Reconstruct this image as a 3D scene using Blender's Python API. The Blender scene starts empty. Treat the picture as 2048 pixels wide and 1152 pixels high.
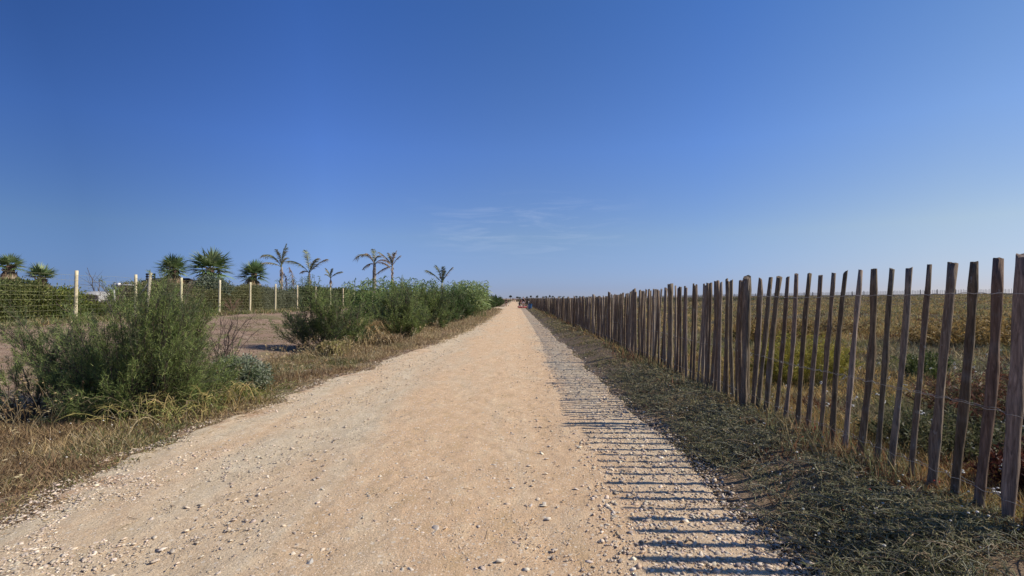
import bpy, math, random
import numpy as np
from mathutils import Vector
R = math.radians
rng = np.random.default_rng(7)
random.seed(7)
sc = bpy.context.scene
COL = sc.collection

# ------------------------------------------------------------------ camera, sky, sun, exposure
F = 1000.0                      # focal length in pixels of the 2048-wide photograph
CAMZ = 1.4
cam = bpy.data.cameras.new('camera')
cam.sensor_width = 36.0
cam.lens = F / 2048 * 36
cam.clip_start = 0.05
cam.clip_end = 12000
co = bpy.data.objects.new('camera', cam)
COL.objects.link(co)
co.location = (0, 0, CAMZ)
co.rotation_euler = (R(90) + math.atan(21 / F), 0, math.atan(6 / F))
sc.camera = co

SUN_EL, SUN_AZ = 39.0, 92.0      # azimuth clockwise from +Y
w = bpy.data.worlds.new('World')
sc.world = w
w.use_nodes = True
nt = w.node_tree
bg = nt.nodes['Background']
sky = nt.nodes.new('ShaderNodeTexSky')
sky.sky_type = 'NISHITA'
sky.sun_disc = False
sky.sun_elevation = R(SUN_EL)
sky.sun_rotation = R(SUN_AZ)
sky.altitude = 0
sky.air_density = 0.7
sky.dust_density = 0.2
sky.ozone_density = 3.0
bg.inputs['Strength'].default_value = 0.094
# thin cirrus streaks low in the sky
tc = nt.nodes.new('ShaderNodeTexCoord')
mp = nt.nodes.new('ShaderNodeMapping')
mp.inputs['Scale'].default_value = (3.0, 3.0, 26.0)
mp.inputs['Rotation'].default_value = (0, R(9), 0)
nz = nt.nodes.new('ShaderNodeTexNoise')
nz.inputs['Scale'].default_value = 2.2
nz.inputs['Detail'].default_value = 7
nz.inputs['Roughness'].default_value = 0.62
nz.inputs['Distortion'].default_value = 0.6
rp = nt.nodes.new('ShaderNodeValToRGB')
rp.color_ramp.elements[0].position = 0.5
rp.color_ramp.elements[1].position = 0.8
sx = nt.nodes.new('ShaderNodeSeparateXYZ')
def wmath(op, a, b=None, clamp=False):
    n = nt.nodes.new('ShaderNodeMath')
    n.operation = op
    n.use_clamp = clamp
    for i, v in enumerate((a, b)):
        if v is None:
            continue
        if isinstance(v, (int, float)):
            n.inputs[i].default_value = v
        else:
            nt.links.new(v, n.inputs[i])
    return n.outputs[0]
nt.links.new(tc.outputs['Generated'], mp.inputs['Vector'])
nt.links.new(mp.outputs['Vector'], nz.inputs['Vector'])
nt.links.new(nz.outputs['Fac'], rp.inputs['Fac'])
nt.links.new(tc.outputs['Generated'], sx.inputs['Vector'])
def bump1(v, c, s):              # soft window 1 - ((v-c)/s)^2
    d = wmath('DIVIDE', wmath('SUBTRACT', v, c), s)
    return wmath('SUBTRACT', 1.0, wmath('MULTIPLY', d, d), True)
band = wmath('MULTIPLY', bump1(sx.outputs['Z'], 0.145, 0.07), bump1(sx.outputs['X'], 0.02, 0.24))
cf = wmath('MULTIPLY', wmath('MULTIPLY', band, rp.outputs['Color']), 0.18)
mixc = nt.nodes.new('ShaderNodeMix')
mixc.data_type = 'RGBA'
mixc.inputs[7].default_value = (9.0, 9.5, 10.5, 1)
nt.links.new(cf, mixc.inputs[0])
# colour grade of the air: deeper blue overhead and away from the sun, paler towards it
def grade(sock, lo, hi, stops):
    mr = nt.nodes.new('ShaderNodeMapRange')
    mr.inputs[1].default_value = lo
    mr.inputs[2].default_value = hi
    nt.links.new(sock, mr.inputs[0])
    cr = nt.nodes.new('ShaderNodeValToRGB')
    e = cr.color_ramp.elements
    e[0].position, e[0].color = stops[0][0], (*[v / 2 for v in stops[0][1]], 1)
    e[1].position, e[1].color = stops[-1][0], (*[v / 2 for v in stops[-1][1]], 1)
    for p, c in stops[1:-1]:
        e.new(p).color = (*[v / 2 for v in c], 1)
    nt.links.new(mr.outputs[0], cr.inputs['Fac'])
    return cr.outputs['Color']
gz = grade(sx.outputs['Z'], 0.0, 0.5, [(0.04, (.59, .62, .94)), (0.24, (.93, .93, 1.02)), (0.56, (.87, 1.08, 1.47)), (1.0, (.68, 1.04, 1.54))])
gx = grade(sx.outputs['X'], -0.65, 0.65, [(0.0, (.47, .56, .66)), (0.23, (.88, .95, 1.07)), (0.5, (1, 1, 1)), (0.77, (1.06, 1.05, 1.03)), (1.0, (1.33, 1.14, .91))])
def vmath(op, a, b):
    n = nt.nodes.new('ShaderNodeVectorMath')
    n.operation = op
    nt.links.new(a, n.inputs[0])
    if isinstance(b, float):
        n.inputs['Scale'].default_value = b
    else:
        nt.links.new(b, n.inputs[1])
    return n.outputs[0]
sky_col = vmath('SCALE', vmath('MULTIPLY', vmath('MULTIPLY', sky.outputs['Color'], gz), gx), 4.0)
nt.links.new(sky_col, mixc.inputs[6])
nt.links.new(mixc.outputs[2], bg.inputs['Color'])

sl = bpy.data.lights.new('sun', 'SUN')
sl.energy = 4.8
sl.angle = R(0.53)
sl.color = (1.0, 0.93, 0.83)
so = bpy.data.objects.new('sun', sl)
COL.objects.link(so)
sd = Vector((math.sin(R(SUN_AZ)) * math.cos(R(SUN_EL)), math.cos(R(SUN_AZ)) * math.cos(R(SUN_EL)), math.sin(R(SUN_EL))))
so.rotation_euler = sd.to_track_quat('Z', 'Y').to_euler()
so.location = sd * 50
sc.view_settings.view_transform = 'Standard'
sc.view_settings.look = 'None'
sc.view_settings.exposure = 0.15
sc.view_settings.gamma = 1
sc.view_settings.use_curve_mapping = False
sc.cycles.max_bounces = 6
sc.cycles.diffuse_bounces = 3
sc.cycles.transmission_bounces = 4
sc.cycles.transparent_max_bounces = 8

# ------------------------------------------------------------------ numpy helpers
def sstep(x, a, b):
    t = np.clip((np.asarray(x, float) - a) / (b - a), 0, 1)
    return t * t * (3 - 2 * t)

def _hash(ix, iy, seed):
    n = (ix.astype(np.int64) * 374761393 + iy.astype(np.int64) * 668265263 + seed * 1274126177) & 0x7fffffff
    n = ((n ^ (n >> 13)) * 1103515245) & 0x7fffffff
    n = (n ^ (n >> 16)) & 0xffff
    return n / 65535.0

def vnoise(x, y, s=1.0, seed=0):
    x = np.asarray(x, float) * s
    y = np.asarray(y, float) * s
    ix, iy = np.floor(x), np.floor(y)
    fx, fy = x - ix, y - iy
    fx = fx * fx * (3 - 2 * fx)
    fy = fy * fy * (3 - 2 * fy)
    a, b = _hash(ix, iy, seed), _hash(ix + 1, iy, seed)
    c, d = _hash(ix, iy + 1, seed), _hash(ix + 1, iy + 1, seed)
    return (a * (1 - fx) + b * fx) * (1 - fy) + (c * (1 - fx) + d * fx) * fy

def fnoise(x, y, s=1.0, seed=0, o=3):
    t, amp, tot = 0, 1.0, 0
    for k in range(o):
        t = t + amp * vnoise(x, y, s * 2 ** k, seed + 17 * k)
        tot += amp
        amp *= 0.5
    return t / tot

def path_left(y):
    e = np.interp(y, [0, 3.2, 4, 7.6, 10, 13.6, 20, 42, 62, 200], [-3.1, -3.25, -3.45, -3.3, -3.0, -2.7, -2.2, -1.75, -1.9, -2.0])
    e = e + 0.20 * (fnoise(y, y * 0 + 3.3, 0.9, 5) - 0.5) * 2 + 0.10 * (fnoise(y, y * 0 + 9.3, 4, 6) - .5) * 2
    e = e - 2.1 * np.exp(-((np.asarray(y, float) - 75) / 5.0) ** 2)
    return e
def path_right(y):
    return 1.52 + 0.10 * (fnoise(y, y * 0 + 1.3, 0.8, 8) - 0.5) * 2 + 0.05 * (fnoise(y, y * 0 + 7.3, 4, 9) - .5) * 2

def gh(x, y):                    # height of the land
    x = np.asarray(x, float)
    y = np.asarray(y, float)
    h = 0.17 * sstep(x, 1.45, 2.35)
    h = h + 2.25 * np.clip((x - 3) / 104, 0, 1.1) * sstep(x, 2.5, 8)
    h = h + 0.58 * sstep(-x, 4.2, 15) + 0.35 * sstep(-x, 15, 30)
    off = np.minimum(sstep(x, 1.6, 2.6) + sstep(-x, 3.3, 4.2), 1)
    h = h + off * (0.10 * (fnoise(x, y, 0.45, 21) - 0.5) + 0.045 * (fnoise(x, y, 2.3, 22) - 0.5))
    h = h * (1 - 0.45 * sstep(np.hypot(x, y), 330, 900))
    h = h + 0.012 * (fnoise(x, y, 1.1, 31) - 0.5)
    return h

def unit(v):
    return v / np.maximum(np.linalg.norm(v, axis=-1, keepdims=True), 1e-9)

def rdir(n):
    return unit(rng.normal(size=(n, 3)))

class Geo:
    def __init__(s):
        s.v, s.c, s.q, s.t, s.n = [], [], [], [], 0
    def add(s, v, q=None, t=None, c=(1, 1, 1)):
        v = np.asarray(v, float).reshape(-1, 3)
        c = np.broadcast_to(np.asarray(c, float), v.shape) if np.ndim(c) < 2 else np.asarray(c, float)
        s.v.append(v)
        s.c.append(c)
        if q is not None and len(q):
            s.q.append(np.asarray(q, np.int64).reshape(-1, 4) + s.n)
        if t is not None and len(t):
            s.t.append(np.asarray(t, np.int64).reshape(-1, 3) + s.n)
        s.n += len(v)
        return s
    def build(s, name, mat, parent=None, smooth=False, origin=None, local=False):
        v = np.concatenate(s.v)
        c = np.concatenate(s.c)
        if origin is not None and not local:
            v = v - np.asarray(origin)
        q = np.concatenate(s.q) if s.q else np.zeros((0, 4), np.int64)
        t = np.concatenate(s.t) if s.t else np.zeros((0, 3), np.int64)
        me = bpy.data.meshes.new(name)
        me.vertices.add(len(v))
        me.vertices.foreach_set('co', v.astype(np.float32).ravel())
        me.loops.add(q.size + t.size)
        me.loops.foreach_set('vertex_index', np.concatenate([q.ravel(), t.ravel()]).astype(np.int32))
        me.polygons.add(len(q) + len(t))
        ls = np.concatenate([np.arange(len(q)) * 4, q.size + np.arange(len(t)) * 3]).astype(np.int32)
        me.polygons.foreach_set('loop_start', ls)
        if smooth:
            me.polygons.foreach_set('use_smooth', np.arange(len(ls)) < (len(q) if smooth == 'sides' else len(ls)))
        me.update(calc_edges=True)
        a = me.color_attributes.new(name='Col', type='FLOAT_COLOR', domain='POINT')
        a.data.foreach_set('color', np.concatenate([c, np.ones((len(c), 1))], 1).astype(np.float32).ravel())
        me.materials.append(mat)
        o = bpy.data.objects.new(name, me)
        COL.objects.link(o)
        if parent is not None:
            o.parent = parent
        elif origin is not None:
            o.location = origin
        return o

def blades(g, P, D, L, W, col, droop=0.2, side=None):
    """curved tapering blades: 5 vertices each"""
    n = len(P)
    P, D = np.asarray(P, float), unit(np.asarray(D, float))
    L = np.broadcast_to(np.asarray(L, float), (n,))[:, None]
    W = np.broadcast_to(np.asarray(W, float), (n,))[:, None]
    droop = np.broadcast_to(np.asarray(droop, float), (n,))[:, None]
    if side is None:
        side = rdir(n)
    S = unit(np.cross(D, side)) * W * 0.5
    dn = np.array([0, 0, -1.0])
    M = P + D * L * 0.55 + dn * droop * L * 0.22
    T = P + D * L + dn * droop * L
    v = np.stack([P - S, P + S, M + S * 0.8, M - S * 0.8, T], 1).reshape(-1, 3)
    b = (np.arange(n) * 5)[:, None]
    q = b + np.array([[0, 1, 2, 3]])
    t = b + np.array([[3, 2, 4]])
    c = np.repeat(np.broadcast_to(np.asarray(col, float), (n, 3)), 5, 0)
    return g.add(v, q, t, c)

def leaves(g, P, D, L, W, col, side=None):
    """flat pointed leaves: rhombus, 4 vertices"""
    n = len(P)
    D = unit(np.asarray(D, float))
    L = np.broadcast_to(np.asarray(L, float), (n,))[:, None]
    W = np.broadcast_to(np.asarray(W, float), (n,))[:, None]
    if side is None:
        side = rdir(n)
    S = unit(np.cross(D, side)) * W * 0.5
    M = P + D * L * 0.45
    v = np.stack([P, M + S, P + D * L, M - S], 1).reshape(-1, 3)
    q = (np.arange(n) * 4)[:, None] + np.array([[0, 1, 2, 3]])
    c = np.repeat(np.broadcast_to(np.asarray(col, float), (n, 3)), 4, 0)
    return g.add(v, q, None, c)

def tubes(g, pts, rad, k=4, col=(1, 1, 1), cap=False, flat=1.0, phase=None, ref=None):
    """pts (N,M,3), rad (N,M)"""
    pts = np.asarray(pts, float)
    if pts.ndim == 2:
        pts = pts[None]
    N, M = pts.shape[:2]
    rad = np.broadcast_to(np.asarray(rad, float), (N, M))
    T = np.gradient(pts, axis=1)
    T = unit(T)
    if ref is None:
        ref = np.where(np.abs(T[:, :1, 2:3]) > 0.9, np.array([1.0, 0, 0]), np.array([0, 0, 1.0]))
        ref = np.broadcast_to(ref, T.shape)
    A = unit(np.cross(T, ref))
    B = np.cross(T, A)
    a = np.arange(k) / k * 2 * math.pi
    if phase is not None:
        a = a[None, :] + np.asarray(phase)[:, None]
        a = a[:, None, :, None]
    else:
        a = a[None, None, :, None]
    if np.ndim(rad) == 2:
        rr = rad[:, :, None, None]
    v = pts[:, :, None, :] + rr * (A[:, :, None, :] * np.cos(a) + flat * B[:, :, None, :] * np.sin(a))
    i = np.arange(M - 1)[:, None] * k
    j = np.arange(k)[None, :]
    j2 = (j + 1) % k
    q = np.stack([i + j, i + j2, i + k + j2, i + k + j], -1).reshape(-1, 4)
    q = (np.arange(N) * M * k)[:, None, None] + q[None]
    c = np.asarray(col, float)
    if c.ndim == 2:
        c = np.repeat(c, M * k, 0)
    tris = []
    v = v.reshape(-1, 3)
    if cap:
        extra, ec = [], []
        base = N * M * k
        for e, (m, rev) in enumerate(((0, True), (M - 1, False))):
            cen = pts[:, m]
            idx = base + e * N + np.arange(N)
            ring = (np.arange(N) * M * k + m * k)[:, None]
            x, y = ring + j, ring + j2
            z = np.broadcast_to(idx[:, None], x.shape)
            tr = np.stack([y, x, z] if rev else [x, y, z], -1).reshape(-1, 3)
            tris.append(tr)
            extra.append(cen)
        v = np.concatenate([v] + extra)
        if c.ndim == 2:
            c = np.concatenate([c, c[::M * k], c[::M * k]])
        tris = np.concatenate(tris)
    return g.add(v, q.reshape(-1, 4), tris if cap else None, c)

def bez(a, b, c, m):
    """quadratic curves a,b,c (N,3) -> (N,m,3)"""
    t = np.linspace(0, 1, m)[None, :, None]
    a, b, c = a[:, None], b[:, None], c[:, None]
    return a * (1 - t) ** 2 + 2 * b * t * (1 - t) + c * t * t

def palette(cols, n, jit=0.18, idx=None):
    cols = np.asarray(cols, float)
    if idx is None:
        idx = rng.integers(0, len(cols), n)
    c = cols[idx]
    return np.clip(c * (1 + jit * rng.normal(size=(n, 1))) * (1 + 0.022 * rng.normal(size=(n, 3))), 0.004, 0.95)

def box(g, c, s, col=(1, 1, 1), rz=0.0):
    x, y, z = np.array(s) / 2
    v = np.array([[a, b, d] for d in (-z, z) for a, b in ((-x, -y), (x, -y), (x, y), (-x, y))])
    cr, sr = math.cos(rz), math.sin(rz)
    v = np.stack([v[:, 0] * cr - v[:, 1] * sr, v[:, 0] * sr + v[:, 1] * cr, v[:, 2]], 1) + np.array(c)
    q = [[3, 2, 1, 0], [4, 5, 6, 7], [0, 1, 5, 4], [1, 2, 6, 5], [2, 3, 7, 6], [3, 0, 4, 7]]
    return g.add(v, q, None, col)

# ------------------------------------------------------------------ materials
def mat_new(name):
    m = bpy.data.materials.new(name)
    m.use_nodes = True
    n = m.node_tree.nodes
    b = n['Principled BSDF']
    b.inputs['Roughness'].default_value = 0.85
    return m, m.node_tree, b

def mnoise(t, scale, detail=4, vec=None, rough=0.55, dist=0.0):
    n = t.nodes.new('ShaderNodeTexNoise')
    n.inputs['Scale'].default_value = scale
    n.inputs['Detail'].default_value = detail
    n.inputs['Roughness'].default_value = rough
    n.inputs['Distortion'].default_value = dist
    if vec is not None:
        t.links.new(vec, n.inputs['Vector'])
    return n.outputs['Fac']

def mramp(t, fac, stops):
    r = t.nodes.new('ShaderNodeValToRGB')
    e = r.color_ramp.elements
    e[0].position, e[0].color = stops[0][0], (*stops[0][1], 1)
    e[1].position, e[1].color = stops[-1][0], (*stops[-1][1], 1)
    for p, c in stops[1:-1]:
        x = e.new(p)
        x.color = (*c, 1)
    t.links.new(fac, r.inputs['Fac'])
    return r.outputs['Color']

def mmix(t, fac, a, b, mode='MIX'):
    n = t.nodes.new('ShaderNodeMix')
    n.data_type = 'RGBA'
    n.blend_type = mode
    for i, v in ((0, fac), (6, a), (7, b)):
        if isinstance(v, (int, float)):
            n.inputs[i].default_value = v
        elif isinstance(v, tuple):
            n.inputs[i].default_value = (*v, 1) if len(v) == 3 else v
        else:
            t.links.new(v, n.inputs[i])
    return n.outputs[2]

def mmath(t, op, a, b=None, clamp=False):
    n = t.nodes.new('ShaderNodeMath')
    n.operation = op
    n.use_clamp = clamp
    for i, v in enumerate((a, b)):
        if v is None:
            continue
        if isinstance(v, (int, float)):
            n.inputs[i].default_value = v
        else:
            t.links.new(v, n.inputs[i])
    return n.outputs[0]

def mrange(t, v, a, b, lo=0.0, hi=1.0):
    n = t.nodes.new('ShaderNodeMapRange')
    n.interpolation_type = 'SMOOTHSTEP'
    t.links.new(v, n.inputs[0])
    for i, x in enumerate((a, b, lo, hi)):
        n.inputs[i + 1].default_value = x
    return n.outputs[0]

def mcoord(t, scale=(1, 1, 1)):
    c = t.nodes.new('ShaderNodeTexCoord')
    m = t.nodes.new('ShaderNodeMapping')
    m.inputs['Scale'].default_value = scale
    t.links.new(c.outputs['Object'], m.inputs['Vector'])
    return m.outputs['Vector']

def mbump(t, b, h, dist, strength=1.0):
    n = t.nodes.new('ShaderNodeBump')
    n.inputs['Distance'].default_value = dist
    n.inputs['Strength'].default_value = strength
    t.links.new(h, n.inputs['Height'])
    t.links.new(n.outputs['Normal'], b.inputs['Normal'])

def attr(t):
    a = t.nodes.new('ShaderNodeAttribute')
    a.attribute_name = 'Col'
    return a.outputs['Color']

def leaf_mat(name, trans=0.3, rough=0.6, spec=0.25):
    m, t, b = mat_new(name)
    c = attr(t)
    v = mnoise(t, 14, 3, mcoord(t))
    c2 = mmix(t, 1.0, c, mramp(t, v, [(0.3, (.8, .8, .8)), (0.7, (1.2, 1.2, 1.2))]), 'MULTIPLY')
    t.links.new(c2, b.inputs['Base Color'])
    b.inputs['Roughness'].default_value = rough
    b.inputs['Specular IOR Level'].default_value = spec
    tr = t.nodes.new('ShaderNodeBsdfTranslucent')
    t.links.new(c2, tr.inputs['Color'])
    ms = t.nodes.new('ShaderNodeMixShader')
    ms.inputs[0].default_value = trans
    t.links.new(b.outputs[0], ms.inputs[1])
    t.links.new(tr.outputs[0], ms.inputs[2])
    t.links.new(ms.outputs[0], t.nodes['Material Output'].inputs['Surface'])
    return m

def attr_mat(name, rough=0.85, nscale=30, amt=0.25, bump=0.0, scale=(1, 1, 1), spec=0.3):
    m, t, b = mat_new(name)
    v = mnoise(t, nscale, 5, mcoord(t, scale))
    c2 = mmix(t, 1.0, attr(t), mramp(t, v, [(0.25, (1 - amt,) * 3), (0.75, (1 + amt,) * 3)]), 'MULTIPLY')
    t.links.new(c2, b.inputs['Base Color'])
    b.inputs['Roughness'].default_value = rough
    b.inputs['Specular IOR Level'].default_value = spec
    if bump:
        mbump(t, b, v, bump)
    return m

M_LEAF = leaf_mat('soft_foliage', 0.38)
M_PALM = leaf_mat('palm_leaf', 0.22, 0.45, 0.4)
M_GRASS = leaf_mat('dry_grass', 0.28, 0.7, 0.2)
M_TWIG = attr_mat('twig_bark', 0.9, 40, 0.3)
M_STONE = attr_mat('pale_stone', 0.9, 60, 0.15, 0.001)
M_TRUNK = attr_mat('palm_trunk', 0.95, 18, 0.35, 0.02, (1, 1, 3))
M_CREAM = attr_mat('cream_wood', 0.8, 14, 0.16, 0.001, (1, 1, .25))
M_WIRE = attr_mat('wire', 0.45, 30, 0.1)
M_SHELL = attr_mat('shell', 0.5, 60, 0.1)
M_CLOTH = attr_mat('cloth', 0.9, 20, 0.12)
M_SKIN = attr_mat('skin', 0.6, 20, 0.06)
M_PVC = attr_mat('plastic', 0.35, 8, 0.05, spec=0.5)

def wood_mat():
    m, t, b = mat_new('weathered_picket')
    v1 = mnoise(t, 9, 6, mcoord(t, (9, 9, 0.7)), 0.65, 0.6)
    v2 = mnoise(t, 5, 4, mcoord(t, (1, 1, 1)))
    v3 = mnoise(t, 60, 4, mcoord(t, (1.2, 1.2, .25)), 0.7)
    c = mmix(t, 1.0, attr(t), mramp(t, v1, [(0.3, (.42, .38, .34)), (0.52, (1.0, .98, .95)), (0.75, (2.0, 1.95, 1.85))]), 'MULTIPLY')
    c = mmix(t, mrange(t, v2, 0.52, 0.72, 0, 0.55), c, (.22, .205, .18))
    v4 = mnoise(t, 26, 3, mcoord(t, (1, 1, .6)))
    c = mmix(t, mrange(t, v4, 0.66, 0.72, 0, 0.5), c, (.36, .35, .31))
    c = mmix(t, mrange(t, v3, 0.62, 0.72, 0, 0.6), c, (.04, .035, .03))
    t.links.new(c, b.inputs['Base Color'])
    b.inputs['Roughness'].default_value = 0.9
    b.inputs['Specular IOR Level'].default_value = 0.2
    mbump(t, b, mmath(t, 'ADD', v1, mmath(t, 'MULTIPLY', v3, .6)), 0.006, 0.9)
    return m
M_WOOD = wood_mat()

def ground_mat():
    m, t, b = mat_new('dry_earth')
    v = mcoord(t)
    s = t.nodes.new('ShaderNodeSeparateXYZ')
    t.links.new(v, s.inputs[0])
    big = mnoise(t, 0.35, 5, v, 0.6)
    mid = mnoise(t, 3.0, 6, v, 0.65)
    fine = mnoise(t, 38, 5, v, 0.7)
    left = mramp(t, mid, [(0.3, (.20, .130, .085)), (0.5, (.30, .205, .14)), (0.72, (.37, .28, .20))])
    left = mmix(t, mrange(t, big, 0.48, 0.62), left, (.20, .165, .085))
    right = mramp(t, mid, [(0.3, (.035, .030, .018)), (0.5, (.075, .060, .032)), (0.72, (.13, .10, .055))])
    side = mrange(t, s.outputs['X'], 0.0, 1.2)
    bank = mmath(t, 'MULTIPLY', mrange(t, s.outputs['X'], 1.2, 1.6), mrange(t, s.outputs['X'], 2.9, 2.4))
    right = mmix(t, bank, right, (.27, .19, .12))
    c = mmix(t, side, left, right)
    c = mmix(t, 1.0, c, mramp(t, fine, [(0.3, (.55, .55, .55)), (0.7, (1.35, 1.35, 1.35))]), 'MULTIPLY')
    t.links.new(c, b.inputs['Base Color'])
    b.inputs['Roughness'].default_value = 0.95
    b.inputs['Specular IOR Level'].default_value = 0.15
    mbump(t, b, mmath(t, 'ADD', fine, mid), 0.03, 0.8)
    return m
M_GROUND = ground_mat()

def path_mat():
    m, t, b = mat_new('sandy_gravel_path')
    v = mcoord(t)
    s = t.nodes.new('ShaderNodeSeparateXYZ')
    t.links.new(v, s.inputs[0])
    wob = mmath(t, 'MULTIPLY', mmath(t, 'SUBTRACT', mnoise(t, 0.55, 4, v), 0.5), 1.5)
    x = mmath(t, 'ADD', s.outputs['X'], wob)
    lng = mnoise(t, 0.9, 5, mcoord(t, (1.6, .35, 1)), 0.6, 0.4)
    mid = mnoise(t, 4.5, 6, mcoord(t, (1, .6, 1)), 0.65)
    fine = mnoise(t, 70, 4, v, 0.75)
    grit = mnoise(t, 220, 3, v, 0.8)
    sand = mramp(t, mid, [(0.28, (.54, .37, .20)), (0.5, (.62, .423, .25)), (0.74, (.68, .505, .305))])
    grey = mramp(t, mid, [(0.28, (.50, .395, .255)), (0.5, (.58, .465, .31)), (0.74, (.64, .54, .38))])
    # wheel track of greyer grit on the left, and the gravelly margins
    d = mmath(t, 'DIVIDE', mmath(t, 'ADD', x, 2.05), 0.75)
    track = mmath(t, 'SUBTRACT', 1.0, mmath(t, 'MULTIPLY', d, d), True)
    ledge = mrange(t, x, -2.3, -3.0)
    redge = mrange(t, x, 0.45, 1.0)
    g = mmath(t, 'MAXIMUM', mmath(t, 'MAXIMUM', track, ledge), mmath(t, 'MULTIPLY', redge, .75))
    g = mmath(t, 'ADD', mmath(t, 'MULTIPLY', g, .75), mrange(t, lng, 0.38, 0.72, -0.2, 0.6), True)
    c = mmix(t, g, sand, grey)
    # reddish soil coming through near the left edge
    red = mmath(t, 'MULTIPLY', mrange(t, x, -2.4, -3.3), mrange(t, mnoise(t, 1.7, 4, v), 0.52, 0.66))
    c = mmix(t, mmath(t, 'MULTIPLY', red, 0.65), c, (.42, .225, .12))
    # small chips of stone
    for sc_, thr, tint, amt in ((60, .72, (.78, .65, .48), .85), (95, .70, (.74, .63, .47), .7), (110, .80, (.22, .15, .09), .7), (26, .82, (.70, .60, .46), .8), (44, .90, (.30, .23, .15), .6)):
        vo = t.nodes.new('ShaderNodeTexVoronoi')
        vo.inputs['Scale'].default_value = sc_
        vo.inputs['Randomness'].default_value = 1
        t.links.new(v, vo.inputs['Vector'])
        sp = t.nodes.new('ShaderNodeSeparateColor')
        t.links.new(vo.outputs['Color'], sp.inputs[0])
        pick = mmath(t, 'GREATER_THAN', sp.outputs[0], thr)
        rad = mrange(t, vo.outputs['Distance'], 0.22, 0.38, 1, 0)
        c = mmix(t, mmath(t, 'MULTIPLY', mmath(t, 'MULTIPLY', pick, rad), amt), c, tint)
    c = mmix(t, 1.0, c, mramp(t, fine, [(0.28, (.76, .74, .72)), (0.5, (1, 1, 1)), (0.72, (1.13, 1.13, 1.13))]), 'MULTIPLY')
    t.links.new(c, b.inputs['Base Color'])
    b.inputs['Roughness'].default_value = 0.93
    b.inputs['Specular IOR Level'].default_value = 0.15
    h = mmath(t, 'ADD', mmath(t, 'ADD', mmath(t, 'MULTIPLY', fine, 1.0), mmath(t, 'MULTIPLY', grit, .35)), mmath(t, 'MULTIPLY', mid, 2.0))
    mbump(t, b, h, 0.012, 0.85)
    return m
M_PATH = path_mat()

# ------------------------------------------------------------------ naming helpers
def tag(o, label=None, cat=None, group=None, kind=None):
    if label: o['label'] = label
    if cat: o['category'] = cat
    if group: o['group'] = group
    if kind: o['kind'] = kind
    return o

def empty(name, loc, label, cat, group=None, rz=0.0):
    o = bpy.data.objects.new(name, None)
    COL.objects.link(o)
    o.location = loc
    o.rotation_euler = (0, 0, rz)
    o.empty_display_size = 0.3
    return tag(o, label, cat, group)

def at(u, v, h=0.0):
    """ground distance and place under a viewed point: world x, y for land height h"""
    y = (CAMZ - h) * F / (v - 597)
    return (u - 1030) / F * y, y

# ------------------------------------------------------------------ ground and path
def axis(a, lo, hi, s0, grow):
    out, x, s = [a], a, s0
    while x < hi:
        x += s
        s *= grow
        out.append(x)
    neg, x, s = [], a, s0
    while x > lo:
        x -= s
        s *= grow
        neg.append(x)
    return np.array(neg[::-1] + out)

def grid(g, xs, ys, zf, col=(1, 1, 1)):
    X, Y = np.meshgrid(xs, ys)
    Z = zf(X, Y)
    nx, ny = len(xs), len(ys)
    i = np.arange(ny - 1)[:, None] * nx + np.arange(nx - 1)[None]
    q = np.stack([i, i + 1, i + nx + 1, i + nx], -1).reshape(-1, 4)
    g.add(np.stack([X, Y, Z], -1).reshape(-1, 3), q, None, col)

g = Geo()
xs = axis(-1, -6000, 6000, 0.09, 1.022)
ys = axis(3, -400, 9000, 0.10, 1.022)
def zg(X, Y):
    inside = sstep(X, path_left(Y) - .05, path_left(Y) + .25) * (1 - sstep(X, path_right(Y) - .25, path_right(Y) + .05)) * (Y < 420)
    return gh(X, Y) - 0.03 * inside
grid(g, xs, ys, zg)
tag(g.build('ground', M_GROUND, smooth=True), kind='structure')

g = Geo()
ys = np.concatenate([np.arange(-3, 1.6, .3), np.arange(1.6, 9, 0.022), 9 * 1.006 ** np.arange(0, 640)])
ts = np.linspace(0, 1, 190)
Y = np.repeat(ys[:, None], len(ts), 1)
XL, XR = path_left(ys)[:, None], path_right(ys)[:, None]
X = XL + (XR - XL) * ts[None]
edge = np.minimum(ts, 1 - ts)[None] * (XR - XL)
fade = np.clip(1 - (Y - 6) / 14, 0, 1)
rough = 0.013 * (fnoise(X, Y, 2.2, 41) - .5) + fade * (0.012 * (fnoise(X, Y, 9, 42) - .5) + 0.011 * (fnoise(X, Y, 30, 43, 2) - .5))
rough = rough - 0.012 * np.exp(-((X + 1.9) / .35) ** 2) - 0.010 * np.exp(-((X - .25) / .3) ** 2) + fade * .005 * (fnoise(X * 1.0, Y, 5, 47) - .5)
Z = gh(X, Y) + 0.010 + rough - 0.035 * (1 - sstep(edge, 0, 0.10))
nx, ny = len(ts), len(ys)
i = np.arange(ny - 1)[:, None] * nx + np.arange(nx - 1)[None]
g.add(np.stack([X, Y, Z], -1).reshape(-1, 3), np.stack([i, i + 1, i + nx + 1, i + nx], -1).reshape(-1, 4))
tag(g.build('path', M_PATH, smooth=True), kind='structure')

def path_z(x, y):
    return gh(x, y) + 0.010 + 0.013 * (fnoise(x, y, 2.2, 41) - .5)

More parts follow.
